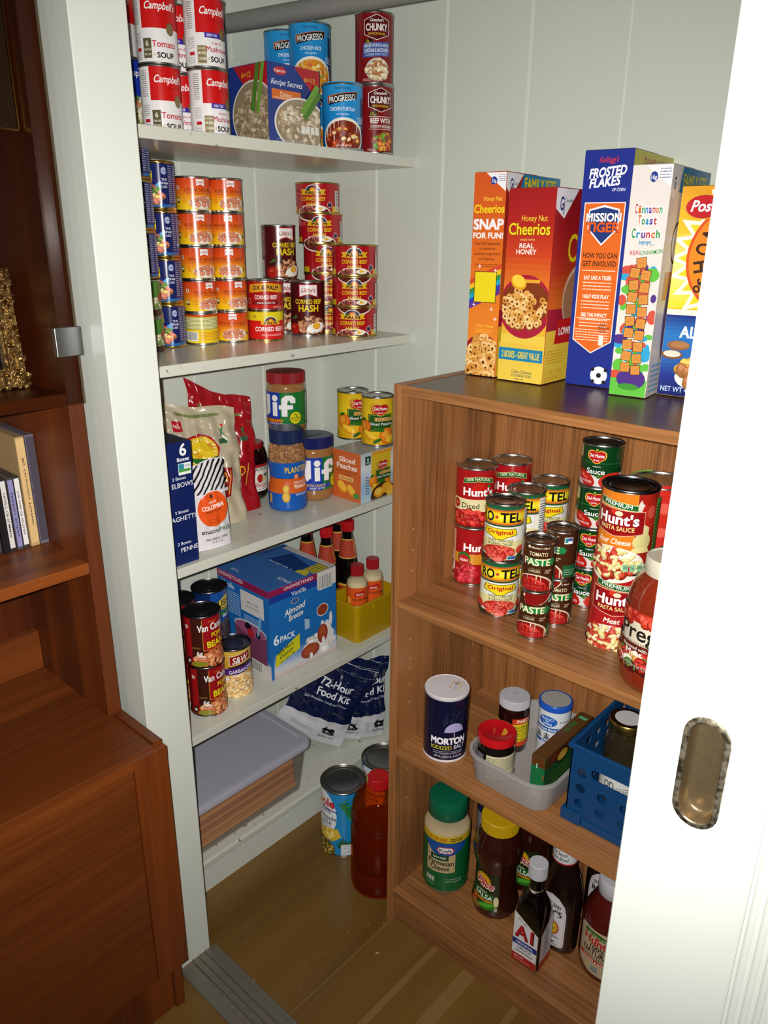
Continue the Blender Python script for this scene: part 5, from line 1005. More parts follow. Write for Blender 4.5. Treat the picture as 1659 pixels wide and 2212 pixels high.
s_ = Art(); Ws = 194; s_.grad(0, 0, Ws, H, ['d8a82c', 'd87824', 'c05020', 'a0281c', '9c1c1c'], 24).r(0, 84, Ws, 112, 'a01c34').r(0, 0, Ws, 84, 'e0b828').poly([(0, H), (56, H), (18, H-36), (0, H-22)], 'e4e2e6').t('Gj', 18, H-24, 16, '1c2c74', w=12, b=.05).t('General Mills', 36, H-18, 5, '4a4a54', w=20).poly([(58, H), (Ws, H), (Ws, H-30), (44, H-30)], '1c7cac').t('FAMILY SIZE', 120, H-22, 18, 'd8cc2c', w=116, b=.06, oc='4a5a14')
carton('cereal_box', .6125, .4560, T, .0585, .194, .3235, math.radians(5), ['d86c20', 'a0281c', '7a1c14', '7a1c14', '8e2a1c', '888'], {'f': a, 's': s_}, 'honey nut cereal box with orange side and rainbow stripe, leftmost on the bookcase', 'cereal box')
W, H = 84, 298
a = Art(); a.grad(0, 0, W, H, ['e0c048', 'e0b83c', 'dca030', 'd87424', 'c4401c', 'a8201c', '98181c'], 32).t('Honey Nut', W*.58, H-48, 9, 'e8c83c', w=46, b=.01).t('Cheerios', W*.48, H-68, 18, 'e8d01c', w=74, b=.04, oc='6a1010').t('MADE WITH', W*.46, H-77, 3, 'e8c070', w=26).t('REAL', W*.45, H-88, 7.5, 'ece8e4', w=26, b=.04).t('HONEY', W*.45, H-97, 7.5, 'ece8e4', w=36, b=.04)
a.r(0, 0, W, 76, 'e0c048').e(W*.5, 120, 48, 50, 'a01c34', 30).r(0, 120, W, 124, 'a01c34') ; a.e(W*.5, 126, 44, 36, '7a3414'); rings_(a, W*.5, 118, 42, 30, 100, 11, 3); a.e(W*.36, 158, 15, 11, 'd8941c', rot=-.4).e(W*.36, 160, 13, 9, 'f0c43c', rot=-.4).r(W*.5, 158, W*.82, 163, 'dca02c')
a.grad(0, 0, W, 62, ['e0c048', 'dfbf46', 'deb840'], 6); a.r(0, 34, W, 54, '1c7ca4').t('2 BOXES - GREAT VALUE', W*.5, 38.5, 11, 'dcc43c', w=W*.84, b=.06).t('Celiac Disease', W*.55, 14, 5.5, '24485c', w=38, b=.01).t('FOUNDATION', W*.55, 8, 4.5, '24485c', w=37).t('celiac.org', W*.5, 3, 3, '24485c', w=18)
s_ = Art(); Ws = 190; s_.grad(0, 0, Ws, H, ['e0c048', 'dc9c30', 'd06a20', 'b0301c', '98181c', '88141c'], 28).r(0, 84, Ws, 118, 'a01c34').r(0, 0, Ws, 84, 'dfc040').poly([(0, H), (70, H), (28, H-44), (0, H-30)], 'e4e2e6').t('Gj', 20, H-32, 20, '1c2c74', w=14, b=.05).t('General Mills', 42, H-20, 5, '4a4a54', w=22).t('Cheerios', 130, 190, 44, 'e0c41c', w=160, b=.02).e(110, 130, 66, 60, 'c8a890', 30).e(110, 128, 62, 55, 'a07050', 30)
s_.poly([(28, 62), (120, 62), (120, 104), (34, 100)], 'c01c1c').t('LOWER', 66, 76, 12, 'f0e8e4', w=50, b=.06).lines(4, 30, 60, 54, 5, 'c88a20', th=.3).t('2-1 LB 11.5 OZ', 32, 14, 7, 'c88a20', w=56).t('TOTAL NET WT 3 LB', 34, 4, 7, 'c88a20', w=62)
carton('cereal_box', .6825, .4535, T, .0835, .190, .2975, math.radians(1), ['b0301c', '98181c', '7a1c14', '7a1c14', '7a1c18', '888'], {'f': a, 's': s_}, 'red and yellow honey nut cereal twin box beside the rainbow-striped one', 'cereal box')
W, H = 76, 349
a = Art(); a.r(0, 0, W, H, '1c2c84').t("Kellogg's", W*.5, H-17, 8, 'c02c34', w=30, b=.03, sh=.4).t('FROSTED', W*.5, H-36, 13, 'eceef6', w=58, b=.07, sh=.25, rot=.08).t('FLAKES', W*.46, H-50, 13, 'eceef6', w=48, b=.07, sh=.25, rot=.08).t('OF CORN', W*.75, H-57, 4.5, 'e0e4f0', w=20, b=.03, sh=.2)
a.poly([(6, H-72), (W-6, H-72), (W-6, 72), (W*.5, 52), (6, 72)], 'e8e0dc').poly([(7.5, H-73.5), (W-7.5, H-73.5), (W-7.5, 73), (W*.5, 54), (7.5, 73)], 'd8641c')
a.hull([(14, H-82), (W*.5, H-76), (W-14, H-82), (W-14, H-110), (W*.5, H-134), (14, H-110)], 'e8e8ec').hull([(16, H-84), (W*.5, H-79), (W-16, H-84), (W-16, H-109), (W*.5, H-131), (16, H-109)], '1c3474').t('MISSION', W*.5, H-99, 12, 'f0f0f4', w=54, b=.07, oc='141c44').t('TIGER', W*.5, H-114, 14, 'd8581c', w=54, b=.07, oc='141c44')
a.t('HOW YOU CAN', W*.5, H-152, 8, '2c1c10', w=54, b=.03).t('GET INVOLVED', W*.5, H-164, 8, '2c1c10', w=54, b=.03).r(11, H-171, W-11, H-170, 'f0e4d8')
for k, (t1, w_) in enumerate((('EAT LIKE A TIGER', 44), ('HELP KIDS PLAY', 42), ('SEE THE IMPACT', 42))): a.t(t1, W*.5, H-184-k*28, 6, 'f4ece4', w=w_, b=.05); a.lines(15, H-201-k*28, W-15, H-186-k*28, 3, 'f0d8c4', th=.3, seed=k)
a.lines(10, H-278, W-10, H-258, 5, 'f0d8c4', th=.3).r(10, 106, W-10, 107, 'f0e4d8').t('JOIN', W*.72, 96, 4, '5a2c10', w=10, b=.03).t('MISSION', W*.74, 91, 4, '5a2c10', w=18, b=.03).t('TIGER', W*.72, 86, 4, '5a2c10', w=13, b=.03).r(W*.66, 66, W*.76, 82, 'f0e0d0')
a.e(W*.74, 19, 14, 14, 'e8e6ea').e(W*.74, 19, 4, 4, '1c1c24').e(W*.6, 28, 3, 3, '1c1c24').e(W*.88, 28, 3, 3, '1c1c24').e(W*.62, 9, 3, 3, '1c1c24').e(W*.86, 9, 3, 3, '1c1c24')
s_ = Art(); Ws = 186; s_.r(0, 0, Ws, H, '1c2c84').poly([(0, H), (Ws, H), (Ws, H-44), (0, H-44)], 'c0b820').t('FAMILY SIZE', 104, H-28, 20, 'a02c20', w=120, b=.06)
carton('cereal_box', .7865, .4945, T, .0755, .186, .3490, math.radians(6), ['1c2c84', '1c2c84', '1c2c84', '1c2c84', '2c3050', '888'], {'f': a, 's': s_}, 'tall blue corn flakes box with orange panel and football', 'cereal box')
W, H = 57, 322
a = Art(); a.r(0, 0, W, H, 'dad3cc').poly([(W*.34, H), (W, H), (W, H-30)], 'e4e2e6').e(W*.54, H-15, 5.4, 7, '1c3484').t('16g', W*.54, H-18, 6, 'e8e8f0', w=8, b=.03).lines(W*.68, H-18, W-3, H-3, 4, '3c4870', th=.25)
for t1, y, w_, cs in (('Cinnamon', H-62, 40, 0), ('Toast', H-77, 28, 1), ('Crunch', H-95, 42, 2)):
    CC = ['b83038', 'c8641c', '2c8c44', '1c84b0', '5a3490']; n = len(t1); wc = w_/n
    a.t(t1, W*.5, y, 13, 'f4f0f0', w=w_+1, b=.13)
    for i, ch in enumerate(t1): a.t(ch, W*.5-w_/2+wc*(i+.5), y, 13 if ch.isupper() else 11, CC[(i+cs) % 5], w=wc*.82, b=.06)
a.t('MMM...', W*.55, H-105, 6, '1c84b0', w=22, b=.03).t('REAL', W*.3, H-118, 6, 'b83038', w=16, b=.02, rot=.1).t('CINNAMON', W*.7, H-117, 6, '2c8c44', w=32, b=.02, rot=.1)
rd = random.Random(4)
for k in range(60): y_ = rd.uniform(30, 185); a.e(W*.5+rd.uniform(-24, 24), y_, rd.uniform(4, 12), rd.uniform(4, 11), rd.choice(['5cb43c', '4a2c7c', '2c9cc8', 'c84c38', '5cb43c', 'c84c38', '2c9cc8']), 14)
a.r(0, 0, W, 26, '5cb43c').e(W*.55, 26, 22, 16, '4a2c7c').e(W*.5, 14, 16, 5, '3c8c2c')
yy = 196
for k in range(19):
    x = W*.5+(-8 if k % 2 else 8); y_ = 40+k//2*17+(k % 2)*3; sz = 7.4; r_ = rd.uniform(-.15, .15)
    if k == 18: x = W*.5
    q = [(x+sz*(c_*math.cos(r_)-d_*math.sin(r_)), y_+sz*(c_*math.sin(r_)+d_*math.cos(r_))) for c_, d_ in ((-1, -1), (1, -1), (1, 1), (-1, 1))]; a.poly(q, '3c2010')
    q = [(x+.9*sz*(c_*math.cos(r_)-d_*math.sin(r_)), y_+.9*sz*(c_*math.sin(r_)+d_*math.cos(r_))) for c_, d_ in ((-1, -1), (1, -1), (1, 1), (-1, 1))]; a.poly(q, 'd08a3c'); a.lines(x-4, y_-4, x+4, y_+4, 4, 'b06c28', th=.3, seed=k)
s_ = Art(); Ws = 190; s_.r(0, 0, Ws, H, 'cfc8c2').poly([(0, H), (46, H), (18, H-44), (0, H-36)], 'e4e2e6').t('Gj', 16, H-30, 16, '1c2c44', w=10, b=.05).poly([(48, H), (Ws, H), (Ws, H-34), (36, H-34)], '1c7cac').t('FAMILY SIZE', 112, H-26, 18, 'd8cc2c', w=116, b=.06, oc='4a5a14').e(56, 220, 24, 30, '3a2c28').e(56, 220, 20, 26, 'cfc8c2').r(20, 140, 60, 180, 'b8804c').e(56, 110, 18, 60, '6a5c8c').lines(8, 4, 70, 50, 6, '6ca8c8', th=.5)
carton('cereal_box', .8810, .4615, T, .0560, .190, .3225, math.radians(6), ['dad3cc', 'cfc8c2', 'cfc8c2', 'cfc8c2', '9a9490', '888'], {'f': a, 's': s_}, 'white cinnamon cereal box with stacked toast squares and colour splashes', 'cereal box')
W, H = 260, 296
a = Art(); a.r(0, 0, W, H, 'dcb41c').grad(0, 130, W, H, ['e8d020', 'ece080', 'e0b41c', 'd8941c'], 16).burst(104, 200, 88, 112, 26, 'ece8d8').burst(104, 200, 78, 98, 26, 'e8cc20').e(104, 200, 86, 82, 'd0501c', 40).e(104, 200, 82, 78, 'e0841c', 40).e(112, 195, 40, 42, 'e8e2d8', 30)
for k, ch in enumerate('HONEY'): t_ = math.radians(190-k*21); a.t(ch, 104+54*math.cos(t_), 200+54*math.sin(t_), 22, '3a1c10', w=16, b=.05, rot=t_-PI/2)
a.t('of', 44, 156, 16, '3a1c10', w=16, b=.05, rot=.7)
a.e(33, H-27, 27, 17, 'd0a02c').e(33, H-27, 25, 15.5, 'b81820').t('Post', 33, H-33, 15, 'f4ecec', w=36, b=.05, sh=.25)
a.grad(0, 0, W, 122, ['141c5c', '1c2c80', '2464ac', '2470b8', '141c74'], 20).r(0, 120, W, 128, 'e8e4d0').t('ALMONDS', 72, 88, 17, 'eceef6', w=96, b=.06).e(24, 76, 17, 7, '8e5a30').e(26, 77, 14, 5, 'a8744a').e(16, 62, 16, 7, '7a4a28').e(16, 63, 13, 5, 'd8d0c0').e(64, 30, 40, 20, 'e0dcd8')
a.heap(62, 42, 30, 22, 40, 16, ['d8b040', 'e0bc50', 'c8963c', 'a86c3c'], edge='8a5c28').t('NET WT 48 OZ', 36, 7, 8, 'b8d4f0', w=60, b=.03)
carton('cereal_box', .9345, .5130, T, .260, .130, .2960, math.radians(3), ['dcb41c', 'd8941c', 'd8941c', 'd8941c', '5a3418', '888'], {'f': a}, 'yellow and navy honey oat cereal box, rightmost, cut by the white door', 'cereal box')
# ------------------------------------------------------------------ bookcase, upper bay
A = .7526+.0004
G = 'red diced tomato cans in the upper bay'
z = can('huntsb', .6400, .4660, A, -4, 'tomato_can', 'can', 'diced tomato can showing its recipe side, under the left front stack', G)
can('hunts', .6395, .4665, z+.0003, 8, 'tomato_can', 'can', 'diced tomato can on top of the left front stack', G)
z = can('hunts', .6690, .5370, A, 4, 'tomato_can', 'can', 'diced tomato can, lower one of the stack behind, out of sight', G)
can('hunts', .6690, .5370, z+.0003, 4, 'tomato_can', 'can', 'diced tomato can on the stack against the back panel', G)
G = 'yellow-banded tomato and chilli cans in the upper bay'
z = can('rotel', .7511, .3906, A, 4, 'tomato_can', 'can', 'tomato and green chilli can, lower of the front stack', G)
can('rotel', .7530, .3906, z+.0003, -12, 'tomato_can', 'can', 'tomato and green chilli can, upper of the front stack', G)
z = can('rotel', .7460, .4680, A, -30, 'tomato_can', 'can', 'tomato and green chilli can, lower of the middle stack', G)
can('rotel', .7460, .4680, z+.0003, -34, 'tomato_can', 'can', 'tomato and green chilli can, upper of the middle stack', G)
z = can('rotel', .7520, .5400, A, 0, 'tomato_can', 'can', 'tomato and green chilli can, lower of the rear stack', G)
can('rotel', .7520, .5400, z+.0003, -4, 'tomato_can', 'can', 'tomato and green chilli can, upper of the rear stack against the back panel', G)
G = 'slim brown tomato paste cans in the upper bay'
z = can('paste', .8420, .3575, A, -4, 'tomato_paste_can', 'can', 'slim brown tomato paste can, lower of the front pair', G)
can('paste', .8430, .3575, z+.0003, 0, 'tomato_paste_can', 'can', 'slim brown tomato paste can, upper of the front pair', G)
z = can('paste', .8446, .4250, A, 6, 'tomato_paste_can', 'can', 'slim brown tomato paste can, lower of the rear pair', G)
can('paste', .8446, .4245, z+.0003, -48, 'tomato_paste_can', 'can', 'slim brown tomato paste can turned sideways on the rear pair', G)
G = 'green-banded tomato sauce cans in a stack of four'
z = A
for k, (dx, t_) in enumerate(((-.002, -8), (-.001, 0), (0, 0), (.0015, -8))): z = can('sauce', .8490+dx, .5270, z+.0003, t_, 'tomato_sauce_can', 'can', 'green and red tomato sauce can, %s of the stack of four' % ['bottom', 'second', 'third', 'top'][k], G)
z = can('pastam', .9480, .4306, A, -6, 'pasta_sauce_can', 'can', 'large red meat pasta sauce can, underneath the orange one')
can('pasta', .9480, .4306, z+.0003, -22, 'pasta_sauce_can', 'can', 'large orange four cheese pasta sauce can on top of the meat one')
z = can('tomcan', .9560, .5250, A, -4, 'tomato_can', 'can', 'large green and red tomato can, lower one behind the pasta sauce')
can('tomcan', .9560, .5250, z+.0003, -4, 'tomato_can', 'can', 'large green and red tomato can, upper one cut by the white door')
# pasta sauce jar
RED = pri('red_pasta_sauce_plastic', '7c2814', .12, coat=.7)
pj = [(.040, 0), (.050, .003), (.0550, .012), (.0560, .030), (.0550, .045), (.0545, .125), (.0535, .140), (.047, .160), (.036, .172), (.033, .176)]
a = Art(); a.r(-176, 44, 176, 126, 'd8ceb8').r(-176, 110, 176, 126, 'b82c20').heap(0, 118, 160, 6, 60, 12, ['c83c28', 'b02818', 'd05038'], edge='8a1c10').r(-176, 44, 176, 78, '5a1c14').heap(0, 54, 60, 10, 60, 14, ['b82c20', 'c83c28', '3c7a2c', 'e4e0d4', 'c89848', '9a1c14'], edge='4a1410')
a.t('Prego', 4, 87, 24, '1c1a18', w=74, b=.03).t('ITALIAN SAUCE', 0, 79.5, 3.5, '6a5030', w=40).t('Flavored with', -6, 71, 5.5, 'ece4d8', w=38, b=.02).t('Meat', -6, 62, 8.5, 'ece4d8', w=26, b=.05).r(-176, 44, 176, 47, '3a1410').t('NET WT 45 OZ (2 LB 13 OZ) 1.28kg', 0, 44.6, 3, 'e0d8c8', w=60)
jar('pasta_sauce_jar', 1.0557, .3530, A, -30, pj, RED, 'tall red meat pasta sauce jar with cream cap beside the white door', 'jar', lidmat=pri('cream_cap_plastic', 'cfc9b4', .35), lidprof=[(.0360, .1735), (.0365, .175), (.0365, .197), (.0350, .1985), (.0330, .1985), (.0322, .1970)], art=a, artp=[(.0553, .04), (.0549, .13)], lidname='cap')
# ------------------------------------------------------------------ bookcase, middle bay
B = .4395+.0004
a = Art(); a.r(-132, 5, 132, 136, '10122e').e(10, 84, 17, 14, 'b0a8d0').hull([(2, 84), (18, 84), (22, 52), (-2, 52)], 'd4c430').r(4, 44, 7, 54, 'e8e4ec').r(12, 44, 15, 54, 'e8e4ec')
A_ = a; a.i = a.i[:1]
for k in range(26): x, y = 4+random.Random(k).uniform(-20, 22), random.Random(k+50).uniform(72, 104); a.poly([(x, y), (x+.5, y), (x+3.4, y+6), (x+2.9, y+6)], '5a5c80')
hull_ = [(10+19*math.cos(PI*k/10), 66+19*math.sin(PI*k/10)) for k in range(11)]; a.hull(hull_, 'a9a0cc'); a.r(9.4, 48, 10.6, 66, 'd8d0e8')
a.t('MORTON', 0, 40, 14, 'ecebf0', w=68, b=.1).t('IODIZED', -14, 28, 8.5, 'c8bc2c', w=40, b=.03).t('SALT', 22, 29, 8.5, 'dcdce4', w=24, b=.03).r(-30, 23.6, 30, 24.2, 'c8c8d8').t('THIS SALT SUPPLIES IODIDE, A NECESSARY NUTRIENT', 0, 18.6, 2.8, 'c4c4d4', w=58).t('NET WT. 26 OZ (1 LB., 10 OZ.) 737g', 0, 11, 4, 'd8d8e4', w=54)
o = empty('salt_canister', (.6762, .3540, B), aim(.6762, .3540, 10)); tag(o, 'navy salt canister with white top on the middle bookcase shelf', 'canister')
part('canister_body', MB().lathe([(.0405, 0), (.0418, .0006), (.0418, .004), (.0412, .005), (.0412, .132), (.0418, .133), (.0420, .1385), (.0412, .1395), (.0405, .1385)], 64), pri('white_waxed_card', 'cfc9cc', .5), o, True)
link('paper_label', lay(MB(), a, cyl(.0412)).mesh('paper_label', PAPER, True, 30), o)
a = Art(); a.r(-14, -9, 14, 9, 'c89c20').r(-12.6, -7.6, 12.6, 7.6, 'd8d6da').t('MORTON SALT', -6, -4, 3, '5a5470', w=14, rot=0).e(5, 0, 5, 5, '8a80a8').e(5, -1, 2.4, 3, 'c8b428').lines(-11, 0, -1, 5, 2, '8a8494')
link('top_sticker', lay(MB(), a, lambda u, v, l: (u*.5+.018-v*.86, u*.86+v*.5+.004, .1388+l), ucut=None, base=.4).mesh('top_sticker', PAPER), o)
# milky tub
MILK = thin('milky_tub_plastic', 'b9b6b4', (1, .98, .96, .5), .3, .5); tb = empty('plastic_tub', (.8330, .4290, B)); tag(tb, 'frosted clear plastic tub holding jars on the middle bookcase shelf', 'tub')
tw, td = .158, .222
smooth(part('tub_body', MB().rings([rrect(tw-.006, td-.006, .03, 0), rrect(tw, td, .034, .004), rrect(tw+.010, td+.012, .038, .0525), rrect(tw+.018, td+.020, .042, .0530), rrect(tw+.020, td+.022, .043, .0560), rrect(tw+.018, td+.020, .042, .0590), rrect(tw+.008, td+.010, .037, .0595), rrect(tw-.004, td-.004, .032, .004), rrect(tw-.010, td-.010, .028, .0022)]), MILK, tb))
TZ = B+.0026
DARKJ = pri('black_bean_sauce_glass', '120c0a', .08, coat=.8)
pj = [(.026, 0), (.032, .003), (.0335, .010), (.0335, .056), (.031, .068), (.0285, .073)]
a = Art(); a.r(-10, 6, 105, 54, 'cfc9a4').lines(-8, 22, 60, 52, 12, '5a5440', th=.35).lines(-8, 12, 60, 20, 2, '6a6450').e(52, 12, 5, 5, 'c04028').r(-105, 6, -14, 54, '6a6470')
o = jar('sauce_jar', .7845, .3640, TZ, -12, pj, DARKJ, 'dark sauce jar with red lid at the front of the frosted tub', 'jar', art=a, artp=[(.0337, .005), (.0337, .056)])
link('lid', MB().lathe([(.0335, .070), (.0350, .0715), (.0352, .084), (.0340, .0868), (.030, .0872), (.0285, .0862)], 56).mesh('lid', pri('red_lid_enamel_bright', 'b8141a', .22), True, 40), o)
a = Art(); a.hull([(10+9*math.cos(-PI/2+PI*k/10)*1.0, 0+11*math.sin(-PI/2+PI*k/10)) for k in range(11)], 'd8982c').t('LEE KUM KEE', -6, -3, 3, 'd8784c', w=18, rot=-1.4)
link('lid_emblem', lay(MB(), a, lambda u, v, l: (u, v, .0863+l), ucut=None, base=.3).mesh('lid_emblem', PAPER), o)
BRN = pri('brown_sauce_glass', '240a06', .06, coat=.8)
pj = [(.022, 0), (.0275, .003), (.0285, .010), (.0285, .086), (.026, .094), (.0235, .098)]
a = Art(); a.r(-4, 18, 44, 78, 'c83c20').r(-4, 28, 44, 66, 'd0bc1c').t("PARK'S", 20, 69, 7, 'f0e8c8', w=30, b=.05).t('Ko Choo Jang', 22, 57, 5.5, '241c10', w=40, b=.03).t('Korean Hot Sauce', 22, 51, 4, '241c10', w=34).lines(2, 38, 42, 48, 3, '6a5a10', th=.25).t('NET 8 FL. OZ', 18, 30, 5, '241c10', w=32, b=.02).r(-89, 34, -34, 66, 'c8b41c')
o = jar('sauce_jar', .7660, .4480, TZ, 6, pj, BRN, 'brown sauce jar with white lid and yellow label in the frosted tub', 'jar', art=a, artp=[(.0287, .01), (.0287, .086)])
link('lid', ribs(.0282, .0955, .1130, pri('white_lid_plastic', 'b8b6bc', .4), 90, depth=.0004), o)
st_ = Art(); st_.r(-9, -5, 9, 5, 'c6c4c6').t('08-2019', 0, 0, 3.2, '4a464a', w=13).lines(-6, -4, 6, -1, 1, '6a666a'); link('date_sticker', lay(MB(), st_, lambda u, v, l: (u+.002, v+.004, .1131+l), ucut=None, base=.2).mesh('date_sticker', PAPER), o)
a = Art(); a.r(-94, 3, 94, 105, 'd4d6da').r(-94, 60, 94, 69, '2450a0').r(-94, 34, 94, 40, '2450a0').e(-10, 82, 19, 11, '2460b8').t('PRODUCT', -10, 84, 5, 'e4ecf8', w=26).t('OF', -10, 79, 4, 'e4ecf8').t('JAPAN', -10, 73.5, 5, 'e4ecf8', w=18).t('Seasoned Black Seaweed', 0, 62, 5.5, 'eef2f8', w=74, b=.03).t('Furikake', 24, 80, 5, '2a3a6a', w=20).t('Aji Nori', 0, 35.2, 4, 'eef2f8', w=40)
for cx in (-26, -9, 8, 25):
    for q in (0, 1, 2): a.r(cx-6, 44+q*4.4, cx+6, 45.6+q*4.4, '14161c')
    a.r(cx-1, 42, cx+1, 57, '14161c').poly([(cx-6, 42), (cx-4.4, 42), (cx-1, 50), (cx-2.6, 50)], '14161c').poly([(cx+6, 42), (cx+4.4, 42), (cx+1, 50), (cx+2.6, 50)], '14161c')
a.lines(-40, 8, 20, 32, 7, '5a5a60', th=.25)
o = empty('seaweed_canister', (.8310, .4860, TZ), aim(.8310, .4860, -4)); tag(o, 'white canister with blue rim of Japanese seaweed in the frosted tub', 'canister')
part('canister_body', MB().lathe([(.028, 0), (.0298, .001), (.0298, .104), (.029, .105)], 56), pri('grey_base_card', 'b0aca4', .5), o, True); link('paper_label', lay(MB(), a, cyl(.0299)).mesh('paper_label', PAPER, True, 30), o)
part('lid', MB().lathe([(.0302, .102), (.0312, .103), (.0312, .113), (.0300, .1148), (.0275, .1148)], 56, cap1=False), pri('blue_lid_plastic', '1c50b0', .3), o, True); part('lid_membrane', MB().lathe([(.0275, .1140), (.0275, .1144)], 48), pri('grey_lid_centre', 'a09c98', .5), o)
a = Art(); a.r(0, 0, 28, 90, '0e6a3c').r(0, 66, 28, 90, '5a3414').frame(5, 34, 22, 56, .8, '5a5a1c').r(2, 2, 22, 18, 'dcdcd8').frame(6, 5, 18, 15, .8, '222').r(10, 62, 12, 72, 'a8d8c0').r(24, 44, 27, 52, 'a8301c')
b = Art(); b.r(0, 0, 190, 90, '164a24').r(0, 62, 190, 90, '4a2c10').e(60, 66, 22, 15, '2c1c0c').e(60, 66, 18, 10, 'b08a2c').e(60, 64, 13, 6, 'c8a03c').t('CURRY', 36, 72, 8, '8e2414', w=26, b=.04).lines(20, 20, 110, 48, 3, '3a5a20', th=.5)
t_ = Art(); t_.r(0, 0, 28, 190, '5a3a18').t('Curry Sauce Mix', 14, 85, 12, '2c6a2c', w=100, b=.05, rot=PI/2).t('S&B', 12, 24, 8, '9a2c18', w=18, rot=PI/2, b=.03).r(6, 150, 22, 158, '5ab080').r(4, 172, 24, 188, 'd8d4cc').e(14, 178, 6, 5, '1c1c1c').e(20, 184, 4, 3, 'b82c20')
carton('curry_carton', .8660, .3500, TZ, .0265, .172, .0860, 0, ['0e6a3c', '164a24', '164a24', '164a24', '5a3a18', '888'], {'f': a, 's': b, 't': t_}, 'brown and green flat sauce mix carton standing on edge in the frosted tub', 'carton')
# blue basket with round holes
BLU = pri('blue_basket_plastic', '0a3d6a', .42); bs = empty('plastic_basket', (.9390, .3470, B)); tag(bs, 'blue plastic basket with round holes on the middle bookcase shelf', 'basket')
BWd, BDp, BH = .200, .212, .152
def holed(name, w, h, holes, slot=None, dents=(), th=.0022):
    c = bpy.data.curves.new(name, 'CURVE'); c.dimensions = '2D'; c.fill_mode = 'BOTH'; c.extrude = th/2
    def loop(pts):
        sp = c.splines.new('POLY'); sp.points.add(len(pts)-1); sp.use_cyclic_u = True
        for p, q in zip(sp.points, pts): p.co = (q[0], q[1], 0, 1)
    loop([(0, 0), (w, 0), (w, h), (0, h)])
    for x, y, r in holes: loop([(x+r*math.cos(2*PI*k/24), y+r*math.sin(2*PI*k/24)) for k in range(24)])
    if slot:
        x, y, sw, sh = slot; r = sh/2; loop([(x+sw/2-r+r*math.cos(a_), y+r*math.sin(a_)) for a_ in [-PI/2+PI*k/8 for k in range(9)]]+[(x-sw/2+r+r*math.cos(a_), y+r*math.sin(a_)) for a_ in [PI/2+PI*k/8 for k in range(9)]])
    o = bpy.data.objects.new('t', c); me = bpy.data.meshes.new_from_object(o); bpy.data.objects.remove(o); me.name = name
    me.materials.clear(); me.materials.append(BLU); return me
HR = .0086; hs = [(.018, .040), (.018, .062), (.018, .084), (.018, .106)][1:]
front = [(x, y, HR) for x in (.022, BWd-.022) for y in (.036, .066, .096)]+[(x, y, HR) for x in (.061, .1, .139) for y in (.036, .066)]
o = link('front_panel', holed('front_panel', BWd, BH-.006, front, (BWd/2, .104, .125, .019)), bs); o.rotation_euler = (PI/2, 0, 0); o.location = (0, .0011, .004)
side = [(.024+.033*i, y, HR) for i in range(6) for y in (.036, .066, .096, .122)]
for x in (.0012, BWd-.0012):
    o = link('side_panel', holed('side_panel', BDp, BH-.006, side), bs); o.rotation_euler = (PI/2, 0, PI/2); o.location = (x, 0, .004)
o = link('back_panel', holed('back_panel', BWd, BH-.006, front, (BWd/2, .104, .125, .019)), bs); o.rotation_euler = (PI/2, 0, 0); o.location = (0, BDp-.0011, .004)
part('floor_panel', MB().box(.001, .001, 0, BWd-.001, BDp-.001, .004), BLU, bs)
m = MB(); e_ = .005
m.box(-e_, -e_, BH-.010, BWd+e_, .001, BH).box(-e_, BDp-.001, BH-.010, BWd+e_, BDp+e_, BH).box(-e_, .001, BH-.010, .001, BDp-.001, BH).box(BWd-.001, .001, BH-.010, BWd+e_, BDp-.001, BH)
part('rim', m, BLU, bs, b=.0018)
m = MB(); m.box(-.006, -.006, 0, .030, 0, .022).box(BWd-.030, -.006, 0, BWd+.006, 0, .022).box(-.006, 0, 0, 0, .03, .022).box(.030, -.003, 0, BWd-.030, 0, .014)
part('foot', m, BLU, bs, b=.002)
OIL = pri('murky_brown_jar_glass', '2c2416', .1, coat=.6)
pj = [(.027, 0), (.034, .003), (.035, .012), (.035, .120), (.031, .136), (.028, .142)]
a = Art(); a.r(-109, 14, 109, 76, 'd4d4d0').lines(-20, 20, 60, 40, 5, '3a3a3a', th=.3).poly([(-10, 56), (60, 62), (60, 72), (-10, 66)], '3c7a2c').t('VAL', 22, 59, 9, 'e8e4d8', w=26, b=.06).t('OD', -30, 34, 14, '2a2a2a', w=18)
o = jar('preserve_jar', .9830, .4560, B+.0045, 20, pj, OIL, 'brown preserve jar with gold lid standing in the blue basket', 'jar', art=a, artp=[(.0352, .01), (.0352, .12)])
link('lid', MB().lathe([(.0300, .139), (.0315, .1405), (.0315, .155), (.0300, .1575), (.024, .1575)], 56).mesh('lid', GOLD, True, 40), o); a = Art(); a.e(0, 0, 22, 22, 'c4c2c4', 28); link('lid_sticker', lay(MB(), a, lambda u, v, l: (u, v, .1576+l), ucut=None, base=.2).mesh('lid_sticker', PAPER), o)
pj = [(.024, 0), (.030, .003), (.031, .012), (.031, .095), (.026, .105), (.023, .110)]
a = Art(); a.r(-97, 12, 97, 84, 'd8d8d4').poly([(-97, 52), (97, 52), (97, 68), (-97, 68)], '2c5a24').t('NATURAL', 0, 55, 10, 'e8e8d8', w=56, b=.06).lines(-30, 18, 40, 44, 5, '2a2a2a', th=.35)
o = jar('preserve_jar', 1.0580, .4060, B+.0045, -10, pj, OIL, 'small jar with white and green label seen through the basket holes', 'jar', art=a, artp=[(.0312, .01), (.0312, .095)])
link('lid', ribs(.0255, .108, .124, MATS['white_lid_plastic'], 60), o)
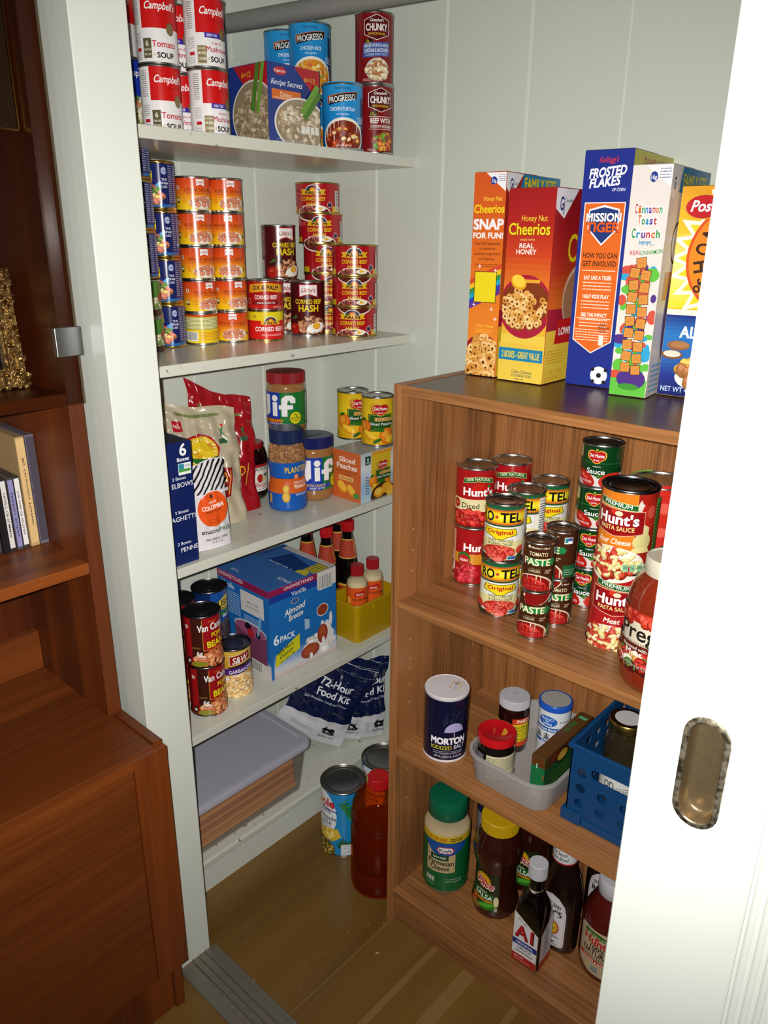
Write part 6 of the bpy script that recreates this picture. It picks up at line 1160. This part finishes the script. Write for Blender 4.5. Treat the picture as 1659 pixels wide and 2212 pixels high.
# ------------------------------------------------------------------ bookcase, bottom bay
Cz = .0893+.0004
PCL = thin('clear_cheese_plastic', '9a9488', (.98, .96, .92, .16), .06, .8); pj = [(.036, 0), (.0445, .003), (.0475, .012), (.0475, .150), (.046, .160), (.0425, .168), (.039, .176), (.0385, .184)]
o = jar('cheese_jar', .6672, .3870, Cz, 0, pj, PCL, 'tall grated parmesan cheese jar with green lid in the bottom bay', 'jar')
link('lid', MB().lathe([(.0390, .180), (.0400, .1815), (.0400, .214), (.0375, .2205), (.030, .2225), (.0, .2230)][:-1], 56).mesh('lid', pri('green_lid_plastic', '0c5c40', .3), True, 50), o)
a = Art(); a.r(-149, 14, 149, 140, '0c5a2c').r(-149, 14, -14, 140, '0c5a2c').poly([(-42, 60), (20, 62), (20, 124), (-42, 124)], 'b8a078').r(-149, 137, 149, 152, 'c8a41c').t('24 OZ SIZE!', -18, 141, 6.5, 'a82c14', w=38, b=.05).lines(8, 140, 34, 149, 2, '3a2c10', th=.5)
a.hull([(-44, 136), (44, 136), (40, 122), (20, 108), (-4, 102), (-28, 108), (-42, 122)], '1c4c94').hull([(0-14, 128-2), (-20, 118), (-14, 110), (12, 110), (18, 118), (12, 126)], 'b82020').hull([(-13, 124.5), (-17, 118), (-13, 111.5), (11, 111.5), (15, 118), (11, 124.5)], 'e4e2e0').t('Kraft', -1, 114, 8, '241c3c', w=25, b=.05)
a.r(-32, 92, 6, 106, '0c3c24').t('GRATED', -13, 96, 5.5, 'd8e0d0', w=28, b=.02).t('Parmesan', -10, 80, 12, '142c1c', w=54, b=.04).t('Cheese', -12, 67, 12, '142c1c', w=40, b=.04)
for k in range(3): a.r(-42+k*7, 34, -36+k*7, 46, 'a8b4a8')
a.lines(-42, 24, -22, 31, 2, '8aa88c', th=.3).lines(0, 36, 36, 48, 2, '9ab89c', th=.3)
link('printed_label', lay(MB(), a, cyl(.0479)).mesh('label', SATIN, True, 30), o)
g = link('grated_cheese', MB().lathe([(.035, .003), (.043, .006), (.0462, .014), (.0465, .154), (.043, .1575), (.030, .160), (.012, .1585)], 48).mesh('grated_cheese', pri('grated_parmesan', 'c4b088', .9, bump=(500, .8, .001)), True, 60)); g.location = (.6672, .3870, Cz); tag(g, 'pale grated parmesan filling the jar below its green lid', 'cheese', kind='stuff')
SAL = pri('dark_salsa_plastic', '30100a', .1, coat=.8)
pp_ = [(.038, 0), (.0455, .003), (.0475, .012), (.0475, .026), (.0430, .042), (.0415, .062), (.0415, .105), (.0445, .120), (.0485, .136), (.0495, .150), (.0480, .162), (.0410, .180), (.0335, .190), (.0320, .199)]
def pace():
    a = Art(); a.r(-46, 22, 34, 108, '24280e').hull([(-22+14+30*math.cos(PI*k/12)*.75, 78+26*math.sin(PI*k/12)) for k in range(13)], 'c8901c').burst(-6, 84, 11, 18, 12, 'd8b01c').e(-6, 82, 11, 11, 'c84a1c')
    a.t('Pace', -3, 72, 18, 'e8dcd8', w=50, b=.16, sh=.3, rot=-.18).t('Pace', -3, 73, 17, 'b01c28', w=46, b=.05, sh=.3, rot=-.18).hull([(-38, 64), (30, 56), (34, 44), (20, 38), (-30, 44), (-40, 52)], '1c5a24').t('CHUNKY', -6, 58, 4.5, 'dce0c8', w=22, rot=-.1).t('SALSA', -4, 45, 11, 'e4e4d8', w=46, b=.04, rot=-.12).r(-36, 38, 20, 43, 'c87a1c').t('MEDIUM', -10, 38.8, 3.4, '5a2410', w=22)
    a.e(6, 30, 24, 8, '2c6a1c', rot=.15).e(6, 32, 18, 4, '4c9a2c', rot=.2).e(-26, 28, 9, 10, 'a8481c').e(-20, 24, 12, 7, '8a6a2c').e(28, 44, 6, 11, 'd8c89c').r(24, 23, 31, 31, 'a8a498'); return a
def salsa(x, y, turn, label):
    o = jar('salsa_jar', x, y, Cz, turn, pp_, SAL, label, 'jar', group='dark salsa jars with yellow caps in the bottom bay', art=pace())
    link('cap', ribs(.0365, .1945, .2210, pri('yellow_cap_plastic', 'c09a10', .3), 70), o)
salsa(.7790, .4080, -28, 'dark red salsa jar with yellow cap beside the parmesan jar')
salsa(.7980, .5100, -20, 'second salsa jar, mostly hidden behind the one with the yellow cap')
a = Art(); a.r(-110, 4, 110, 150, '1a2440').r(-110, 56, 110, 130, '8a8a8c').r(-110, 40, 110, 58, 'b8ac1c').r(-110, 34, 110, 40, '1c6a2c').t('Nutrition Facts', 6, 122, 7, '1a1a1c', w=52, b=.05).lines(-18, 62, 36, 118, 10, '2a2a2c', th=.3)
for v in (118, 108, 84): a.r(-20, v, 40, v+1, '1a1a1c')
can_ = MB().lathe([(.034, 0), (.0352, .001), (.0352, .165), (.034, .166)], 48)
o = empty('mix_canister', (.7010, .5080, Cz), aim(.701, .508, 0)); tag(o, 'navy canister with yellow band behind the parmesan and salsa jars', 'canister'); part('canister_body', can_, pri('navy_card', '1a2440', .4), o, True); link('paper_label', lay(MB(), a, cyl(.0353)).mesh('paper_label', PAPER, True, 30), o); part('lid', MB().lathe([(.0358, .160), (.0362, .161), (.0362, .172), (.035, .173)], 48), pri('black_lid_plastic', '141a24', .35), o, True)
# square steak sauce bottle
BLK = pri('black_sauce_glass', '050303', .04, coat=1)
o = empty('steak_sauce_bottle', (.9005, .3470, Cz), math.radians(0)); tag(o, 'square black steak sauce bottle with white cap at the bottom bay front', 'bottle')
o.rotation_euler.z = math.radians(2)
rg = [rrect(.050, .044, .008, 0), rrect(.0565, .0505, .010, .002), rrect(.0575, .0515, .010, .006), rrect(.0575, .0515, .010, .100), rrect(.0572, .0512, .011, .116), rrect(.0550, .0495, .0135, .130), rrect(.049, .045, .0165, .143), rrect(.039, .037, .0180, .154), rrect(.029, .0285, .0142, .164), rrect(.026, .026, .0129, .176), rrect(.025, .025, .0124, .198)]
part('bottle_body', MB().rings(rg), BLK, o, True)
def sqm(w, d): return lambda u, v, l: ((u, -d/2-l, v) if abs(u) <= w/2 else (w/2+l, -d/2+(u-w/2), v))
a = Art(); pk = [(-25, 8), (25, 8), (25, 92), (14, 98), (0, 108), (-10, 114), (-18, 117), (-25, 117)]
a.poly([(-26, 4), (26, 4), (26, 88), (-26, 120)], '7a5c20').poly([(-25, 5), (25, 5), (25, 87), (-25, 118.6)], 'd4d2d4').t('EST. 1862', -8, 99, 4, '2a2426', w=20, rot=-.5).t('A1', -2, 62, 30, '241418', w=36, b=.09).t('A1', -3, 63, 29, 'b01c20', w=34, b=.06)
a.r(-25, 44, 25, 56, '1c2a7c').t('ORIGINAL', 0, 47, 6, 'e4e4ec', w=36, b=.03).t('SAUCE', 0, 36, 6, '28242a', w=28, b=.02).lines(-18, 27, 18, 33, 1, '28242a').r(-25, 5, 25, 22, 'a82420').t('NET WT', -10, 14, 4, 'e0c8c4').lines(-20, 8, 14, 12, 1, 'd8a8a4')
link('front_label', lay(MB(), a, lambda u, v, l: (u, -.0258-l, v), ucut=None, base=.2).mesh('front_label', SATIN), o)
b = Art(); b.poly([(-22, 4), (22, 4), (22, 118), (-22, 88)], '7a5c20').poly([(-21, 5), (21, 5), (21, 116), (-21, 87)], 'c8c6cc').r(-21, 5, 21, 22, 'a82420').t('FOR STEAK, PORK AND CHICKEN', -15, 54, 4, 'a82c30', w=58, rot=PI/2)
for k in range(16): b.r(-8, 26+k*4.6, -8+random.Random(k).uniform(12, 24), 28+k*4.6, '6a6c80')
link('side_label', lay(MB(), b, lambda u, v, l: (.0288+l, u, v), ucut=None, base=.2).mesh('side_label', SATIN), o)
n = Art(); n.r(-40, 152, 40, 172, '8a6a28').r(-40, 153.5, 40, 170.5, 'd4d2d4').t('A1', -8, 156, 12, 'b01c20', w=11, b=.07).lines(8, 158, 22, 166, 3, '8a868c', th=.25)
link('neck_label', lay(MB(), n, lambda u, v, l: ((.0150-(v-.150)*.08+l)*math.sin(u/.0145), -(.0150-(v-.150)*.08+l)*math.cos(u/.0145), v), base=.3).mesh('neck_label', SATIN, True, 40), o)
link('cap', ribs(.0168, .198, .2265, MATS['white_lid_plastic'], 48, depth=.0004), o)
# barbecue sauce
BBQ = pri('dark_barbecue_plastic', '180b08', .12, coat=.7); pr_ = [(.034, 0), (.0395, .003), (.0410, .012), (.0410, .118), (.0400, .140), (.0350, .165), (.0285, .182), (.0240, .194), (.0222, .203), (.0222, .250)]
def rays():
    a = Art(); sh = [(-27, 16), (27, 16), (31, 22), (31, 96), (26, 116), (14, 130), (0, 135), (-14, 130), (-26, 116), (-31, 96), (-31, 22)]
    a.hull([(x*1.03, 74+(y-74)*1.02) for x, y in sh], '2a1c1c').hull(sh, 'd4d2d4').hull([(x*.92, 74+(y-74)*.95) for x, y in sh], 'c84a50').hull([(x*.905, 74+(y-74)*.94) for x, y in sh], 'd4d2d4')
    a.t('SWEET BABY', 0, 104, 9, '1c181c', w=40, b=.05, arc=5).t("RAY'S", 0, 88, 14, '1c181c', w=44, b=.05).burst(0, 60, 17, 21, 26, 'b0242c').e(0, 60, 16, 16, 'd4c020').t('BARBECUE', 0, 57, 7, 'b0242c', w=26, b=.03).lines(-20, 36, 20, 42, 1, '3a3438').hull([(-14, 30), (14, 28), (8, 24), (-6, 25)], '28201c').lines(-18, 19, 18, 23, 1, '4a4448'); return a
def bbq(x, y, turn, label):
    o = jar('barbecue_sauce_bottle', x, y, Cz, turn, pr_, BBQ, label, 'bottle', group='dark barbecue sauce bottles in the bottom bay', sy=.72, art=rays())
    a = Art(); a.r(-60, 206, 60, 244, 'd0ced2').r(-60, 203, 60, 206, 'b0202c').t('The Sauce', 0, 222, 8, '242430', w=32, sh=.2, b=.03).t('is the Boss!', 0, 211, 8, '242430', w=38, sh=.2, b=.03).t('Award Winning', 0, 233, 5, '5a4448', w=30)
    link('neck_sleeve', lay(MB(), a, lambda u, v, l: ((.0230+l)*math.sin(u/.0230), -(.0230+l)*math.cos(u/.0230), v), ucut=2.5, inc=.012).mesh('neck_sleeve', SATIN, True, 30), o)
bbq(.9180, .4140, -30, 'dark barbecue sauce bottle right behind the square steak sauce bottle')
bbq(.9620, .5180, -14, 'second barbecue sauce bottle farther back, showing a curve of label')
KET = pri('ketchup_plastic', '501410', .16, coat=.7)
pk_ = [(.040, 0), (.048, .003), (.0510, .012), (.0520, .030), (.0520, .110), (.0510, .124), (.0430, .145), (.0340, .164), (.0280, .174), (.0270, .180)]
a = Art(); a.hull([(-36, 36), (-10, 20), (36, 14), (40, 20), (40, 114), (20, 118), (-30, 118), (-38, 112)], 'b8a884').poly([(-26, 106), (34, 100), (36, 106), (4, 114), (-24, 113)], '2c5a1c').t('No High Fructose', 4, 105, 3.6, 'dce4c0', w=40, rot=-.1).t("Hunt's", 4, 86, 17, 'b01c1c', w=58, b=.06, rot=-.08).e(2, 101, 4.5, 3.5, 'c84028')
a.t('100%', 4, 75, 10, '1c1a20', w=28, b=.04, rot=-.08).t('NATURAL', 4, 62, 12, '1c1a20', w=56, b=.05, rot=-.08).t('TOMATO KETCHUP', 4, 54, 6, '1c1a20', w=58, b=.04, rot=-.08).poly([(-32, 48), (38, 42), (38, 50), (-32, 56)], 'b01c1c').t('THICKER & RICHER', 2, 46, 5, 'ece0d8', w=52, b=.04, rot=-.08).r(-32, 34, -22, 44, 'cfc8b0').t('20', -27, 37, 5, '2a2a2a').r(-4, 26, 10, 38, '7a8a8c').t('16 OZ', 26, 28, 5, '2a2a2a', w=16)
o = jar('ketchup_bottle', 1.0130, .4300, Cz, -24, pk_, KET, 'dark red ketchup bottle with white cap beside the white door', 'bottle', art=a)
link('cap', MB().lathe([(.0300, .176), (.0310, .1775), (.0310, .206), (.0290, .2085), (.022, .2090)], 56).mesh('cap', MATS['white_lid_plastic'], True, 40), o)
